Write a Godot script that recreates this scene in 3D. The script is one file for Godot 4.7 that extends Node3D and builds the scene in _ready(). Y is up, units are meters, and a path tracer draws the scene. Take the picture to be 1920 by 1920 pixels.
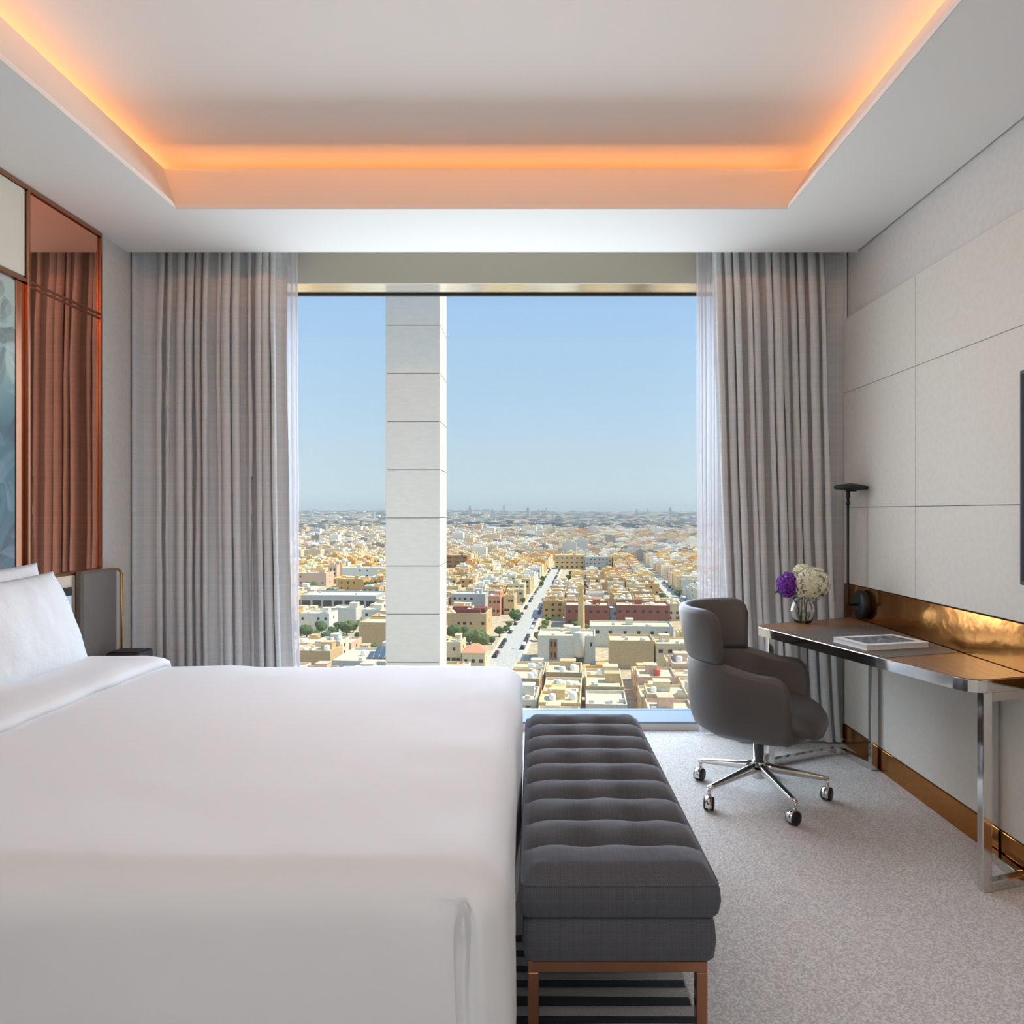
extends Node3D
# A hotel bedroom high above a desert city. X right, Y up, -Z away from the camera; V(x, y, depth) gives a point.

const FOCAL := 1350.0        # focal length in pixels of the 1920 x 1920 frame
const EYE := 1.345           # camera height above the bedroom floor
const CITY_DROP := 60.0      # camera height above the streets
var M := {}
var taken := {}
var rng := RandomNumberGenerator.new()


# ---------------------------------------------------------------- mesh building
class MB:
	var st := SurfaceTool.new()
	var xf := Transform3D()

	func _init(smooth_group := -1) -> void:
		st.begin(Mesh.PRIMITIVE_TRIANGLES)
		st.set_smooth_group(smooth_group)

	func smooth(g: int) -> void:
		st.set_smooth_group(g)

	func tri(a: Vector3, b: Vector3, c: Vector3, ua := Vector2.ZERO, ub := Vector2.ZERO, uc := Vector2.ZERO) -> void:
		# a, b, c run counter-clockwise seen from outside
		st.set_uv(ua); st.add_vertex(xf * a)
		st.set_uv(uc); st.add_vertex(xf * c)
		st.set_uv(ub); st.add_vertex(xf * b)

	func quad(a: Vector3, b: Vector3, c: Vector3, d: Vector3, u0 := Vector2(0, 1), u1 := Vector2(1, 0)) -> void:
		var ua := u0
		var ub := Vector2(u1.x, u0.y)
		var ud := Vector2(u0.x, u1.y)
		tri(a, b, c, ua, ub, u1)
		tri(a, c, d, ua, u1, ud)

	func quad_out(a: Vector3, b: Vector3, c: Vector3, d: Vector3, mid: Vector3) -> void:
		if (b - a).cross(c - a).dot((a + b + c + d) / 4.0 - mid) >= 0.0:
			quad(a, b, c, d)
		else:
			quad(a, d, c, b)

	func tri_out(a: Vector3, b: Vector3, c: Vector3, mid: Vector3) -> void:
		if (b - a).cross(c - a).dot((a + b + c) / 3.0 - mid) >= 0.0:
			tri(a, b, c)
		else:
			tri(a, c, b)

	func box(lo: Vector3, hi: Vector3) -> void:
		cbox((lo + hi) / 2.0, (hi - lo).abs(), 0.0)

	# box with chamfered edges
	func cbox(c: Vector3, size: Vector3, b: float) -> void:
		var h := size / 2.0
		b = minf(b, minf(h.x, minf(h.y, h.z)) * 0.95)
		for k in 3:
			var l := (k + 1) % 3
			var m := (k + 2) % 3
			for s in [-1.0, 1.0]:
				var p := []
				for q in [[-1.0, -1.0], [1.0, -1.0], [1.0, 1.0], [-1.0, 1.0]]:
					var x := Vector3.ZERO
					x[k] = s * h[k]; x[l] = q[0] * (h[l] - b); x[m] = q[1] * (h[m] - b)
					p.append(c + x)
				quad_out(p[0], p[1], p[2], p[3], c)
				if b > 0.0:
					for s2 in [-1.0, 1.0]:
						var e := []
						for q in [[true, -1.0], [true, 1.0], [false, 1.0], [false, -1.0]]:
							var x := Vector3.ZERO
							x[k] = s * (h[k] if q[0] else h[k] - b)
							x[l] = s2 * (h[l] - b if q[0] else h[l])
							x[m] = q[1] * (h[m] - b)
							e.append(c + x)
						quad_out(e[0], e[1], e[2], e[3], c)
		if b > 0.0:
			for sx in [-1.0, 1.0]:
				for sy in [-1.0, 1.0]:
					for sz in [-1.0, 1.0]:
						var s := Vector3(sx, sy, sz)
						var t := []
						for k in 3:
							var x := (h - Vector3(b, b, b)) * s
							x[k] = s[k] * h[k]
							t.append(c + x)
						tri_out(t[0], t[1], t[2], c)

	# rings of equal length, each running from +x towards +z, stacked upwards
	func loft(rings: Array, closed := true, cap_low := false, cap_high := false) -> void:
		for i in rings.size() - 1:
			var a: PackedVector3Array = rings[i]
			var b: PackedVector3Array = rings[i + 1]
			var n := a.size()
			for j in (n if closed else n - 1):
				var k := (j + 1) % n
				var v0 := float(i) / (rings.size() - 1)
				var v1 := float(i + 1) / (rings.size() - 1)
				var u0 := float(j) / n
				var u1 := float(j + 1) / n
				tri(a[j], b[j], b[k], Vector2(u0, v0), Vector2(u0, v1), Vector2(u1, v1))
				tri(a[j], b[k], a[k], Vector2(u0, v0), Vector2(u1, v1), Vector2(u1, v0))
		if cap_low: cap(rings[0], false)
		if cap_high: cap(rings[rings.size() - 1], true)

	func cap(r: PackedVector3Array, up: bool) -> void:
		var c := Vector3.ZERO
		for p in r: c += p
		c /= r.size()
		for j in r.size():
			var k := (j + 1) % r.size()
			if up: tri(c, r[k], r[j])
			else: tri(c, r[j], r[k])

	func lathe(profile: Array, n := 32, at := Vector3.ZERO) -> void:
		var rings := []
		for p in profile:
			var ring := PackedVector3Array()
			for j in n:
				var a := TAU * j / n
				ring.append(at + Vector3(p[0] * cos(a), p[1], p[0] * sin(a)))
			rings.append(ring)
		loft(rings)

	# a surface over the unit square; f(u, v) gives the point
	func grid(nx: int, ny: int, f: Callable, flip := false) -> void:
		var rows := []
		for j in ny + 1:
			var row := PackedVector3Array()
			for i in nx + 1:
				row.append(f.call(float(i) / nx, float(j) / ny))
			rows.append(row)
		for j in ny:
			for i in nx:
				var a: Vector3 = rows[j][i]
				var b: Vector3 = rows[j][i + 1]
				var c: Vector3 = rows[j + 1][i + 1]
				var d: Vector3 = rows[j + 1][i]
				var u0 := Vector2(float(i) / nx, 1.0 - float(j) / ny)
				var u1 := Vector2(float(i + 1) / nx, 1.0 - float(j + 1) / ny)
				if flip: quad(a, d, c, b, u0, u1)
				else: quad(a, b, c, d, u0, u1)

	# round tube along points
	func tube(path: Array, r: float, n := 12) -> void:
		var rings := []
		var side := Vector3.ZERO
		for i in path.size():
			var p: Vector3 = path[i]
			var t: Vector3 = (path[mini(i + 1, path.size() - 1)] - path[maxi(i - 1, 0)]).normalized()
			if side == Vector3.ZERO:
				side = t.cross(Vector3.UP if absf(t.y) < 0.9 else Vector3.RIGHT).normalized()
			side = (side - t * side.dot(t)).normalized()
			var up := side.cross(t)
			var ring := PackedVector3Array()
			for j in n:
				var a := TAU * j / n
				ring.append(p + side * (cos(a) * r) - up * (sin(a) * r))
			rings.append(ring)
		loft(rings, true, true, true)

	# square bar between two points, w across and h upwards
	func bar(a: Vector3, b: Vector3, w: float, h: float, bevel := 0.002) -> void:
		var t := (b - a).normalized()
		var up := Vector3.UP if absf(t.y) < 0.9 else Vector3.BACK
		var s := t.cross(up).normalized()
		up = s.cross(t)
		var keep := xf
		xf = keep * Transform3D(Basis(s, up, -t), (a + b) / 2.0)
		cbox(Vector3.ZERO, Vector3(w, h, a.distance_to(b)), bevel)
		xf = keep

	# upright prism on a polygon of (x, depth) pairs
	func prism(poly: PackedVector2Array, y0: float, y1: float, inset_top := 0.0) -> void:
		var mid := Vector3.ZERO
		for p in poly: mid += Vector3(p.x, (y0 + y1) / 2.0, -p.y)
		mid /= poly.size()
		for i in poly.size():
			var a := poly[i]
			var b := poly[(i + 1) % poly.size()]
			quad_out(Vector3(a.x, y0, -a.y), Vector3(b.x, y0, -b.y), Vector3(b.x, y1 - inset_top, -b.y), Vector3(a.x, y1 - inset_top, -a.y), mid)
		var top := poly
		if inset_top > 0.0:
			var shrunk := Geometry2D.offset_polygon(poly, -inset_top)
			if shrunk.size() and shrunk[0].size() == poly.size():
				# match the starts
				var best := 0
				for i in poly.size():
					if shrunk[0][i].distance_to(poly[0]) < shrunk[0][best].distance_to(poly[0]): best = i
				var q := PackedVector2Array()
				var fwd: bool = shrunk[0][(best + 1) % poly.size()].distance_to(poly[1]) < shrunk[0][(best - 1 + poly.size()) % poly.size()].distance_to(poly[1])
				for i in poly.size(): q.append(shrunk[0][(best + (i if fwd else -i) + poly.size() * 2) % poly.size()])
				for i in poly.size():
					var k := (i + 1) % poly.size()
					quad_out(Vector3(poly[i].x, y1 - inset_top, -poly[i].y), Vector3(poly[k].x, y1 - inset_top, -poly[k].y), Vector3(q[k].x, y1, -q[k].y), Vector3(q[i].x, y1, -q[i].y), mid)
				top = q
		var f := Geometry2D.triangulate_polygon(top)
		for i in range(0, f.size(), 3):
			tri_out(Vector3(top[f[i]].x, y1, -top[f[i]].y), Vector3(top[f[i + 1]].x, y1, -top[f[i + 1]].y), Vector3(top[f[i + 2]].x, y1, -top[f[i + 2]].y), mid)
		f = Geometry2D.triangulate_polygon(poly)
		for i in range(0, f.size(), 3):
			tri_out(Vector3(poly[f[i]].x, y0, -poly[f[i]].y), Vector3(poly[f[i + 1]].x, y0, -poly[f[i + 1]].y), Vector3(poly[f[i + 2]].x, y0, -poly[f[i + 2]].y), mid)

	func ball(c: Vector3, r: Vector3, n := 12) -> void:
		var rings := []
		for i in n / 2 + 1:
			var t := -PI / 2 + PI * i / (n / 2)
			var ring := PackedVector3Array()
			for j in n:
				var a := TAU * j / n
				ring.append(c + Vector3(cos(t) * cos(a) * r.x, sin(t) * r.y, cos(t) * sin(a) * r.z))
			rings.append(ring)
		loft(rings)

	func mesh() -> ArrayMesh:
		st.generate_normals()
		return st.commit()


func V(x: float, y: float, d: float) -> Vector3:
	return Vector3(x, y, -d)


func numbered(called: String) -> String:
	var n: int = taken.get(called, 0)
	taken[called] = n + 1
	return called if n == 0 else "%s_%03d" % [called, n]


func tag(o: Node, label: String, category: String, group := "") -> Node:
	o.set_meta("label", label)
	o.set_meta("category", category)
	if group: o.set_meta("group", group)
	return o


func thing(called: String, label: String, category: String, at := Vector3.ZERO, group := "") -> Node3D:
	var o := Node3D.new()
	o.name = numbered(called)
	o.position = at
	tag(o, label, category, group)
	add_child(o)
	return o


func part(called: String, shape: Variant, m: Material, parent: Node = self) -> MeshInstance3D:
	var o := MeshInstance3D.new()
	o.name = numbered(called) if parent == self else called
	o.mesh = shape.mesh() if shape is MB else shape
	o.material_override = m
	parent.add_child(o, true)
	return o


func structure(called: String, shape: Variant, m: Material) -> MeshInstance3D:
	var o := part(called, shape, m)
	o.set_meta("kind", "structure")
	return o


func one_box(lo: Vector3, hi: Vector3, bevel := 0.0) -> MB:
	var b := MB.new()
	b.cbox((lo + hi) / 2.0, (hi - lo).abs(), bevel)
	return b


# outline of a rounded rectangle on the floor plan, running from +x towards +z
func rounded(x0: float, x1: float, d0: float, d1: float, r: float, y: float, n := 6, along := 8) -> PackedVector3Array:
	var p := PackedVector3Array()
	r = minf(r, minf((x1 - x0) / 2.0, (d1 - d0) / 2.0) * 0.999)
	var corners := [[x1 - r, d0 + r, 0.0], [x0 + r, d0 + r, PI / 2], [x0 + r, d1 - r, PI], [x1 - r, d1 - r, PI * 1.5]]
	for k in 4:
		var c: Array = corners[k]
		for i in n + 1:
			var a: float = c[2] + PI / 2 * i / n
			p.append(Vector3(c[0] + r * cos(a), y, -c[1] + r * sin(a)))
		var nx: Array = corners[(k + 1) % 4]
		var a0: float = c[2] + PI / 2
		var s := Vector3(c[0] + r * cos(a0), y, -c[1] + r * sin(a0))
		var e := Vector3(nx[0] + r * cos(a0), y, -nx[1] + r * sin(a0))
		for i in range(1, along):
			p.append(s.lerp(e, float(i) / along))
	return p


# ---------------------------------------------------------------- materials
func mat(c: Color, rough := 0.6, metal := 0.0) -> StandardMaterial3D:
	var m := StandardMaterial3D.new()
	m.albedo_color = c
	m.roughness = rough
	m.metallic = metal
	return m


func noise_tex(freq: float, ramp: Array, size := 512, kind := FastNoiseLite.TYPE_SIMPLEX, octaves := 3, noise_seed := 1) -> NoiseTexture2D:
	var n := FastNoiseLite.new()
	n.noise_type = kind
	n.frequency = freq
	n.fractal_octaves = octaves
	n.seed = noise_seed
	var t := NoiseTexture2D.new()
	t.width = size
	t.height = size
	t.seamless = true
	t.noise = n
	if ramp.size():
		var g := Gradient.new()
		var at := PackedFloat32Array()
		var cs := PackedColorArray()
		for i in ramp.size():
			at.append(float(i) / (ramp.size() - 1))
			cs.append(ramp[i])
		g.offsets = at
		g.colors = cs
		t.color_ramp = g
	return t


func grain(m: StandardMaterial3D, tex: Texture2D, scale: float) -> StandardMaterial3D:
	m.albedo_texture = tex
	m.uv1_triplanar = true
	m.uv1_world_triplanar = true
	m.uv1_scale = Vector3(scale, scale, scale)
	return m


func relief(m: StandardMaterial3D, tex: Texture2D, scale: float, depth_cm: float) -> StandardMaterial3D:
	m.heightmap_enabled = true
	m.heightmap_texture = tex
	m.heightmap_scale = depth_cm
	m.uv1_triplanar = true
	m.uv1_world_triplanar = true
	m.uv1_scale = Vector3(scale, scale, scale)
	return m


# woven cloth: threads over and under, with uneven yarn
func weave(dark: Color, light: Color, size := 256, threads := 64, uneven := 0.6, across := 0.5) -> ImageTexture:
	var r := RandomNumberGenerator.new()
	r.seed = 7
	var warp := PackedFloat32Array()
	var weft := PackedFloat32Array()
	for i in threads:
		warp.append(r.randf()); weft.append(r.randf())
	var im := Image.create(size, size, false, Image.FORMAT_RGB8)
	var px := float(size) / threads
	for y in size:
		for x in size:
			var i := int(x / px)
			var j := int(y / px)
			var over := (i + j) % 2 == 0
			var t := (warp[i] if over else weft[j])
			var w := lerpf(0.5, t, uneven) * (1.0 if over else 1.0) + (across * 0.3 if over else -across * 0.3) + r.randf_range(-0.12, 0.12)
			im.set_pixel(x, y, dark.lerp(light, clampf(w, 0.0, 1.0)))
	return ImageTexture.create_from_image(im)


# short tufts of lighter and darker yarn, mixed
func speckle(dark: Color, light: Color, size := 768, cell := 5) -> ImageTexture:
	var r := RandomNumberGenerator.new()
	r.seed = 31
	var n := size / cell
	var a := PackedFloat32Array()
	for i in n * n: a.append(r.randf())
	var im := Image.create(size, size, false, Image.FORMAT_RGB8)
	for y in size:
		for x in size:
			var fx := float(x) / cell
			var fy := float(y) / cell
			var i := int(fx) % n
			var j := int(fy) % n
			var i2 := (i + 1) % n
			var j2 := (j + 1) % n
			var tx := fx - floorf(fx)
			var ty := fy - floorf(fy)
			var v := lerpf(lerpf(a[j * n + i], a[j * n + i2], tx), lerpf(a[j2 * n + i], a[j2 * n + i2], tx), ty)
			v = clampf(0.5 + (v - 0.5) * 1.5 + r.randf_range(-0.2, 0.2), 0.0, 1.0)
			im.set_pixel(x, y, dark.lerp(light, v))
	return ImageTexture.create_from_image(im)


func make_materials() -> void:
	var plain_noise := noise_tex(0.02, [], 512, FastNoiseLite.TYPE_SIMPLEX, 4, 3)
	var fine_noise := noise_tex(0.25, [], 512, FastNoiseLite.TYPE_SIMPLEX, 2, 5)
	M.ceiling = mat(Color(0.90, 0.89, 0.87), 0.9)
	M.plaster = grain(mat(Color(1, 1, 1), 0.9), noise_tex(0.05, [Color(0.80, 0.785, 0.765), Color(0.83, 0.815, 0.795)], 512, FastNoiseLite.TYPE_SIMPLEX, 4, 11), 0.8)
	M.panel = grain(mat(Color(1, 1, 1), 0.72), noise_tex(0.04, [Color(0.80, 0.78, 0.74), Color(0.825, 0.805, 0.765)], 512, FastNoiseLite.TYPE_SIMPLEX, 4, 12), 1.2)
	M.cream = mat(Color(0.84, 0.82, 0.76), 0.7)
	M.peach = mat(Color(0.87, 0.80, 0.73), 0.75)
	M.joint = mat(Color(0.58, 0.56, 0.53), 0.9)
	M.carpet = grain(mat(Color(1, 1, 1), 0.95), speckle(Color(0.69, 0.675, 0.66), Color(0.85, 0.835, 0.82), 768, 4), 1.2)
	M.rug_dark = grain(mat(Color(1, 1, 1), 0.95), noise_tex(0.2, [Color(0.06, 0.065, 0.085), Color(0.15, 0.155, 0.18)], 512, FastNoiseLite.TYPE_SIMPLEX, 3, 22), 2.5)
	M.rug_light = grain(mat(Color(1, 1, 1), 0.95), noise_tex(0.2, [Color(0.48, 0.465, 0.455), Color(0.74, 0.725, 0.715)], 512, FastNoiseLite.TYPE_SIMPLEX, 3, 23), 2.5)
	M.drape = grain(mat(Color(1, 1, 1), 0.85), weave(Color(0.78, 0.785, 0.785), Color(0.89, 0.895, 0.895), 256, 64, 0.7, 0.4), 5.0)
	M.drape.rim_enabled = true
	M.drape.rim = 0.3
	M.sheer = mat(Color(0.86, 0.845, 0.855, 0.66), 0.9)
	M.sheer.transparency = BaseMaterial3D.TRANSPARENCY_ALPHA
	M.sheer.backlight_enabled = true
	M.sheer.backlight = Color(0.6, 0.59, 0.6)
	M.linen = relief(mat(Color(0.90, 0.90, 0.905), 0.85), noise_tex(0.012, [], 512, FastNoiseLite.TYPE_SIMPLEX, 4, 31), 0.6, 0.12)
	M.linen_pillow = relief(mat(Color(0.91, 0.915, 0.92), 0.85), noise_tex(0.02, [], 512, FastNoiseLite.TYPE_SIMPLEX, 3, 32), 1.5, 0.15)
	M.bench_cloth = grain(mat(Color(1, 1, 1), 0.92), weave(Color(0.18, 0.18, 0.195), Color(0.46, 0.46, 0.49), 512, 128, 0.15, 0.7), 3.2)
	M.bench_cloth.rim_enabled = true
	M.bench_cloth.rim = 0.25
	M.chair_leather = relief(mat(Color(0.33, 0.315, 0.31), 0.42), fine_noise, 3.0, 0.06)
	M.taupe = relief(mat(Color(0.42, 0.395, 0.37), 0.6), plain_noise, 1.0, 0.3)
	M.chrome = mat(Color(0.86, 0.85, 0.84), 0.09, 1.0)
	M.copper = mat(Color(0.68, 0.49, 0.39), 0.24, 1.0)
	M.brass = mat(Color(0.80, 0.60, 0.36), 0.2, 1.0)
	M.bronze_band = relief(mat(Color(0.74, 0.50, 0.25), 0.16, 1.0), plain_noise, 0.5, 0.15)
	M.bronze_mirror = mat(Color(0.95, 0.68, 0.57), 0.02, 1.0)
	M.wood = grain(mat(Color(1, 1, 1), 0.34), noise_tex(0.008, [Color(0.46, 0.33, 0.23), Color(0.58, 0.43, 0.31), Color(0.52, 0.375, 0.265)], 512, FastNoiseLite.TYPE_SIMPLEX, 5, 41), 1.0)
	M.wood.uv1_scale = Vector3(9.0, 1.0, 0.8)
	M.inlay = relief(mat(Color(0.40, 0.375, 0.355), 0.5), fine_noise, 2.0, 0.03)
	M.black = mat(Color(0.07, 0.07, 0.07), 0.5)
	M.black_gloss = mat(Color(0.05, 0.05, 0.055), 0.5)
	M.black_gloss.metallic_specular = 0.2
	M.tv_frame = mat(Color(0.16, 0.14, 0.15), 0.6)
	M.sill = mat(Color(0.53, 0.58, 0.63), 0.55)
	M.sill.metallic_specular = 0.25
	M.reveal = mat(Color(0.96, 0.95, 0.93), 0.12, 0.9)
	M.header = mat(Color(0.80, 0.78, 0.71), 0.85)
	M.frame_dark = mat(Color(0.10, 0.10, 0.10), 0.5)
	M.upstand = mat(Color(0.84, 0.82, 0.80), 0.6)
	M.pane = mat(Color(1, 1, 1, 0.03), 0.0)
	M.pane.metallic_specular = 0.05
	M.pane.transparency = BaseMaterial3D.TRANSPARENCY_ALPHA
	M.stone = grain(mat(Color(1, 1, 1), 0.8), noise_tex(0.02, [Color(0.87, 0.855, 0.82), Color(0.90, 0.885, 0.85)], 512, FastNoiseLite.TYPE_SIMPLEX, 4, 51), 1.0)
	M.stone.uv1_scale = Vector3(0.6, 2.5, 0.6)
	M.glass = mat(Color(1, 1, 1, 0.0), 0.0)
	M.glass.refraction_enabled = true
	M.glass.refraction_scale = 0.05
	M.water = mat(Color(0.96, 1.0, 0.97, 0.0), 0.0)
	M.water.refraction_enabled = true
	M.water.refraction_scale = 0.033
	M.petal_white = mat(Color(0.97, 0.96, 0.87), 0.7)
	M.petal_white.backlight_enabled = true
	M.petal_white.backlight = Color(0.5, 0.48, 0.35)
	M.petal_purple = mat(Color(0.48, 0.20, 0.62), 0.7)
	M.petal_purple.backlight_enabled = true
	M.petal_purple.backlight = Color(0.35, 0.15, 0.5)
	M.leaf = mat(Color(0.20, 0.34, 0.12), 0.55)
	M.stem = mat(Color(0.30, 0.42, 0.17), 0.6)
	M.paper = mat(Color(0.90, 0.90, 0.89), 0.6)
	M.led = mat(Color(1.0, 0.85, 0.7), 0.6)
	M.led.emission_enabled = true
	M.led.emission = Color(1.0, 0.62, 0.32)
	M.led.emission_energy_multiplier = 0.8
	M.white_screen = mat(Color(0.85, 0.88, 0.92), 0.4)
	M.unseen_lamp_glow = mat(Color(1, 0.97, 0.93), 0.6)
	M.unseen_lamp_glow.emission_enabled = true
	M.unseen_lamp_glow.emission = Color(1.0, 0.93, 0.86)
	M.unseen_lamp_glow.emission_energy_multiplier = 1.0


# ---------------------------------------------------------------- camera, sky, light
func set_view_and_light() -> void:
	var cam := Camera3D.new()
	cam.name = "camera"
	cam.position = Vector3(0, EYE, 0)
	cam.projection = Camera3D.PROJECTION_FRUSTUM
	cam.near = 0.05
	cam.far = 20000.0
	cam.size = 2.0 * 0.05 * 960.0 / FOCAL
	cam.frustum_offset = Vector2(-40.0 / FOCAL, 1.0 / FOCAL) * 0.05   # the photograph is cut a little off the lens axis
	add_child(cam)

	var sky := ProceduralSkyMaterial.new()
	sky.sky_top_color = Color(0.267, 0.543, 0.92).linear_to_srgb()
	sky.sky_horizon_color = Color(0.63, 0.77, 0.77).linear_to_srgb()
	sky.sky_curve = 0.15
	sky.ground_bottom_color = Color(0.45, 0.42, 0.36)
	sky.ground_horizon_color = Color(0.70, 0.72, 0.70)
	sky.sun_angle_max = 5.0
	var env := Environment.new()
	env.background_mode = Environment.BG_SKY
	env.sky = Sky.new()
	env.sky.sky_material = sky
	env.tonemap_mode = Environment.TONE_MAPPER_LINEAR
	env.tonemap_exposure = 1.0
	env.sdfgi_enabled = true
	env.ssao_enabled = true
	env.ssil_enabled = true
	env.volumetric_fog_enabled = true
	env.volumetric_fog_density = 0.0
	var world := WorldEnvironment.new()
	world.name = "world"
	world.environment = env
	add_child(world)

	var sun := DirectionalLight3D.new()
	sun.name = "sun"
	sun.light_color = Color(1.0, 0.95, 0.85)
	sun.light_energy = 2.0
	sun.light_angular_distance = 0.5
	sun.shadow_enabled = true
	sun.sky_mode = DirectionalLight3D.SKY_MODE_LIGHT_AND_SKY
	add_child(sun)
	sun.look_at_from_position(Vector3.ZERO, -Vector3(0.80, 1.15, -0.12))

	# added fill panel outside the glass, boosts the sky light entering the room
	area("added_window_fill", V(-0.2, 1.5, 5.2), Vector3(0, -0.5, 1.0), Vector2(3.0, 2.3), Color(0.88, 0.94, 1.0), 14.0, self)


func area(called: String, at: Vector3, aim: Vector3, size: Vector2, c: Color, energy: float, parent: Node, up := Vector3.UP) -> void:
	var l := AreaLight3D.new()
	l.name = called
	l.area_size = size
	l.light_color = c
	l.light_energy = energy
	l.shadow_enabled = true
	l.area_range = 20.0
	l.area_attenuation = 2.0
	l.transform = Transform3D(Basis.looking_at(aim, up), at)
	parent.add_child(l)


# ---------------------------------------------------------------- the room
const LEFT := -2.30
const RIGHT := 1.84
const SOFFIT := 2.82
const CEIL_END := 4.08
const BACK := -2.2

func build_room() -> void:
	structure("floor", one_box(V(LEFT - 0.12, -0.25, BACK - 0.1), V(RIGHT + 0.12, 0.0, 4.75)), M.carpet)
	build_wall_right()
	build_wall_left()
	var back := structure("wall_back", one_box(V(LEFT - 0.12, 0, BACK - 0.12), V(RIGHT + 0.12, 3.6, BACK)), M.plaster)
	part("skirting", one_box(V(LEFT, 0, BACK), V(RIGHT, 0.116, BACK + 0.015), 0.003), M.bronze_band, back)
	build_ceiling()
	build_window()
	build_unseen_lamp()


func build_wall_right() -> void:
	var w := structure("wall_right", one_box(V(RIGHT, 0, BACK - 0.1), V(RIGHT + 0.12, 3.6, 4.75)), M.plaster)
	# upholstered wall panels, three courses
	var cols := [4.19, 3.408, 2.63, 1.85, 1.07, 0.29, -0.49]
	var rows := [[2.0385, 2.470], [1.3735, 2.0385], [0.937, 1.3735]]
	for k in cols.size() - 1:
		for r in rows:
			var g := 0.001
			part("panel", one_box(V(RIGHT - 0.032, r[0] + g, cols[k + 1] + g), V(RIGHT - 0.003, r[1] - g, cols[k] - g), 0.002), M.panel, w)
	part("panel_backing", one_box(V(RIGHT - 0.006, 0.76, -0.49), V(RIGHT, 2.465, 4.188)), M.joint, w)
	part("lower_panel", one_box(V(RIGHT - 0.03, 0.118, -0.49), V(RIGHT, 0.70, 4.19), 0.002), M.panel, w)
	# the bronze strip behind the desk and the bronze skirting
	var band := structure("trim_1", one_box(V(RIGHT - 0.034, 0.702, 0.9), V(RIGHT - 0.002, 0.934, 4.19), 0.002), M.bronze_band)
	band.set_meta("label", "polished bronze strip along the wall above the desk")
	var board := structure("baseboard_right", one_box(V(RIGHT - 0.036, 0, BACK), V(RIGHT, 0.116, 4.2), 0.002), M.bronze_band)
	board.set_meta("label", "polished bronze skirting under the panelled wall")


func build_wall_left() -> void:
	var w := structure("wall_left", one_box(V(LEFT - 0.12, 0, BACK - 0.1), V(LEFT, 3.6, 4.75)), M.plaster)
	part("upper_panel", one_box(V(LEFT, 2.405, 1.2), V(LEFT + 0.018, 2.795, 3.232), 0.002), M.cream, w)
	# copper trims round the panel, the mural and the mirror
	for t in [["top_trim", V(LEFT, 2.797, 0.6), V(LEFT + 0.026, 2.818, 3.80)],
			["panel_trim", V(LEFT, 2.378, 0.6), V(LEFT + 0.026, 2.398, 3.235)],
			["reveal", V(LEFT, 1.05, 3.185), V(LEFT + 0.012, 2.376, 3.236)],
			["upright_trim", V(LEFT, 1.05, 3.236), V(LEFT + 0.030, 2.797, 3.252)],
			["upright_trim", V(LEFT, 1.05, 3.786), V(LEFT + 0.026, 2.797, 3.80)]]:
		part(t[0], one_box(t[1], t[2], 0.002), M.copper, w)
	var mirror := thing("wall_mirror", "bronze tinted wall mirror reflecting the grey drapes", "mirror", V(LEFT, 1.05, 3.52))
	part("glass", one_box(V(0.002, 0.0, -0.266), V(0.014, 1.745, 0.264)), M.bronze_mirror, mirror)
	for y in [1.315, 1.337]:
		part("cross_trim", one_box(V(0.0, y, -0.266), V(0.022, y + 0.008, 0.264), 0.001), M.copper, mirror)
	var art := thing("wall_mural", "teal palm leaf mural panel on the wall over the bed", "mural", V(LEFT, 1.05, 2.2))
	var b := MB.new()
	b.cbox(V(0.004, 0.66, 0.0), Vector3(0.006, 1.32, 1.968), 0.0)
	part("board", b, M.joint, art)
	var q := MB.new()
	q.quad(V(0.0075, 0, -0.984), V(0.0075, 0, 0.984), V(0.0075, 1.32, 0.984), V(0.0075, 1.32, -0.984))
	part("print", q, mural_material(), art)
	# headboard
	var hb := thing("headboard", "pale peach upholstered headboard behind the white pillows", "headboard", V(LEFT, 0.0, 2.3))
	part("pad", one_box(V(0.0, 0.25, -1.15), V(0.03, 1.045, 1.25), 0.006), M.peach, hb)
	part("top_rail", one_box(V(0.0, 1.036, -1.15), V(0.034, 1.05, 1.485), 0.002), M.copper, hb)
	# taupe leather wing beside the bed with its brass tube
	var wing := thing("headboard_wing", "taupe leather side panel with bent brass tube beside the headboard", "panel", V(LEFT, 0.0, 3.70))
	part("pad", one_box(V(0.03, 0.25, -0.145), V(0.075, 1.05, 0.155), 0.012), M.taupe, wing)
	part("backing", one_box(V(0.0, 0.25, -0.15), V(0.03, 1.046, 0.16)), M.peach, wing)
	part("side_board", one_box(V(0.0, 0.25, 0.16), V(0.02, 1.04, 0.225), 0.002), M.peach, wing)
	var tb := MB.new(1)
	var pts := []
	pts.append(V(0.05, 1.04, 0.15))
	for i in 9:
		var a := PI / 2 * i / 8
		pts.append(V(0.05, 0.99 + 0.05 * cos(a), 0.185 + 0.05 * sin(a)))
	pts.append(V(0.05, 0.3, 0.235))
	tb.tube(pts, 0.007, 10)
	part("brass_tube", tb, M.brass, wing)
	# small control plate in the headboard
	var cp := thing("control_panel", "small dark bedside control plate with a pale display, set beside the pillow", "panel", V(LEFT + 0.03, 0.80, 3.40))
	part("plate", one_box(V(0.0, 0.0, -0.1), V(0.012, 0.18, 0.128), 0.003), M.frame_dark, cp)
	part("display", one_box(V(0.012, 0.02, -0.02), V(0.014, 0.14, 0.118), 0.0), M.white_screen, cp)
	var hk := MB.new(1)
	hk.tube([V(0.0, -0.03, 0.11), V(0.025, -0.03, 0.11), V(0.03, -0.05, 0.11)], 0.004, 8)
	part("hook", hk, M.brass, cp)


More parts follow.
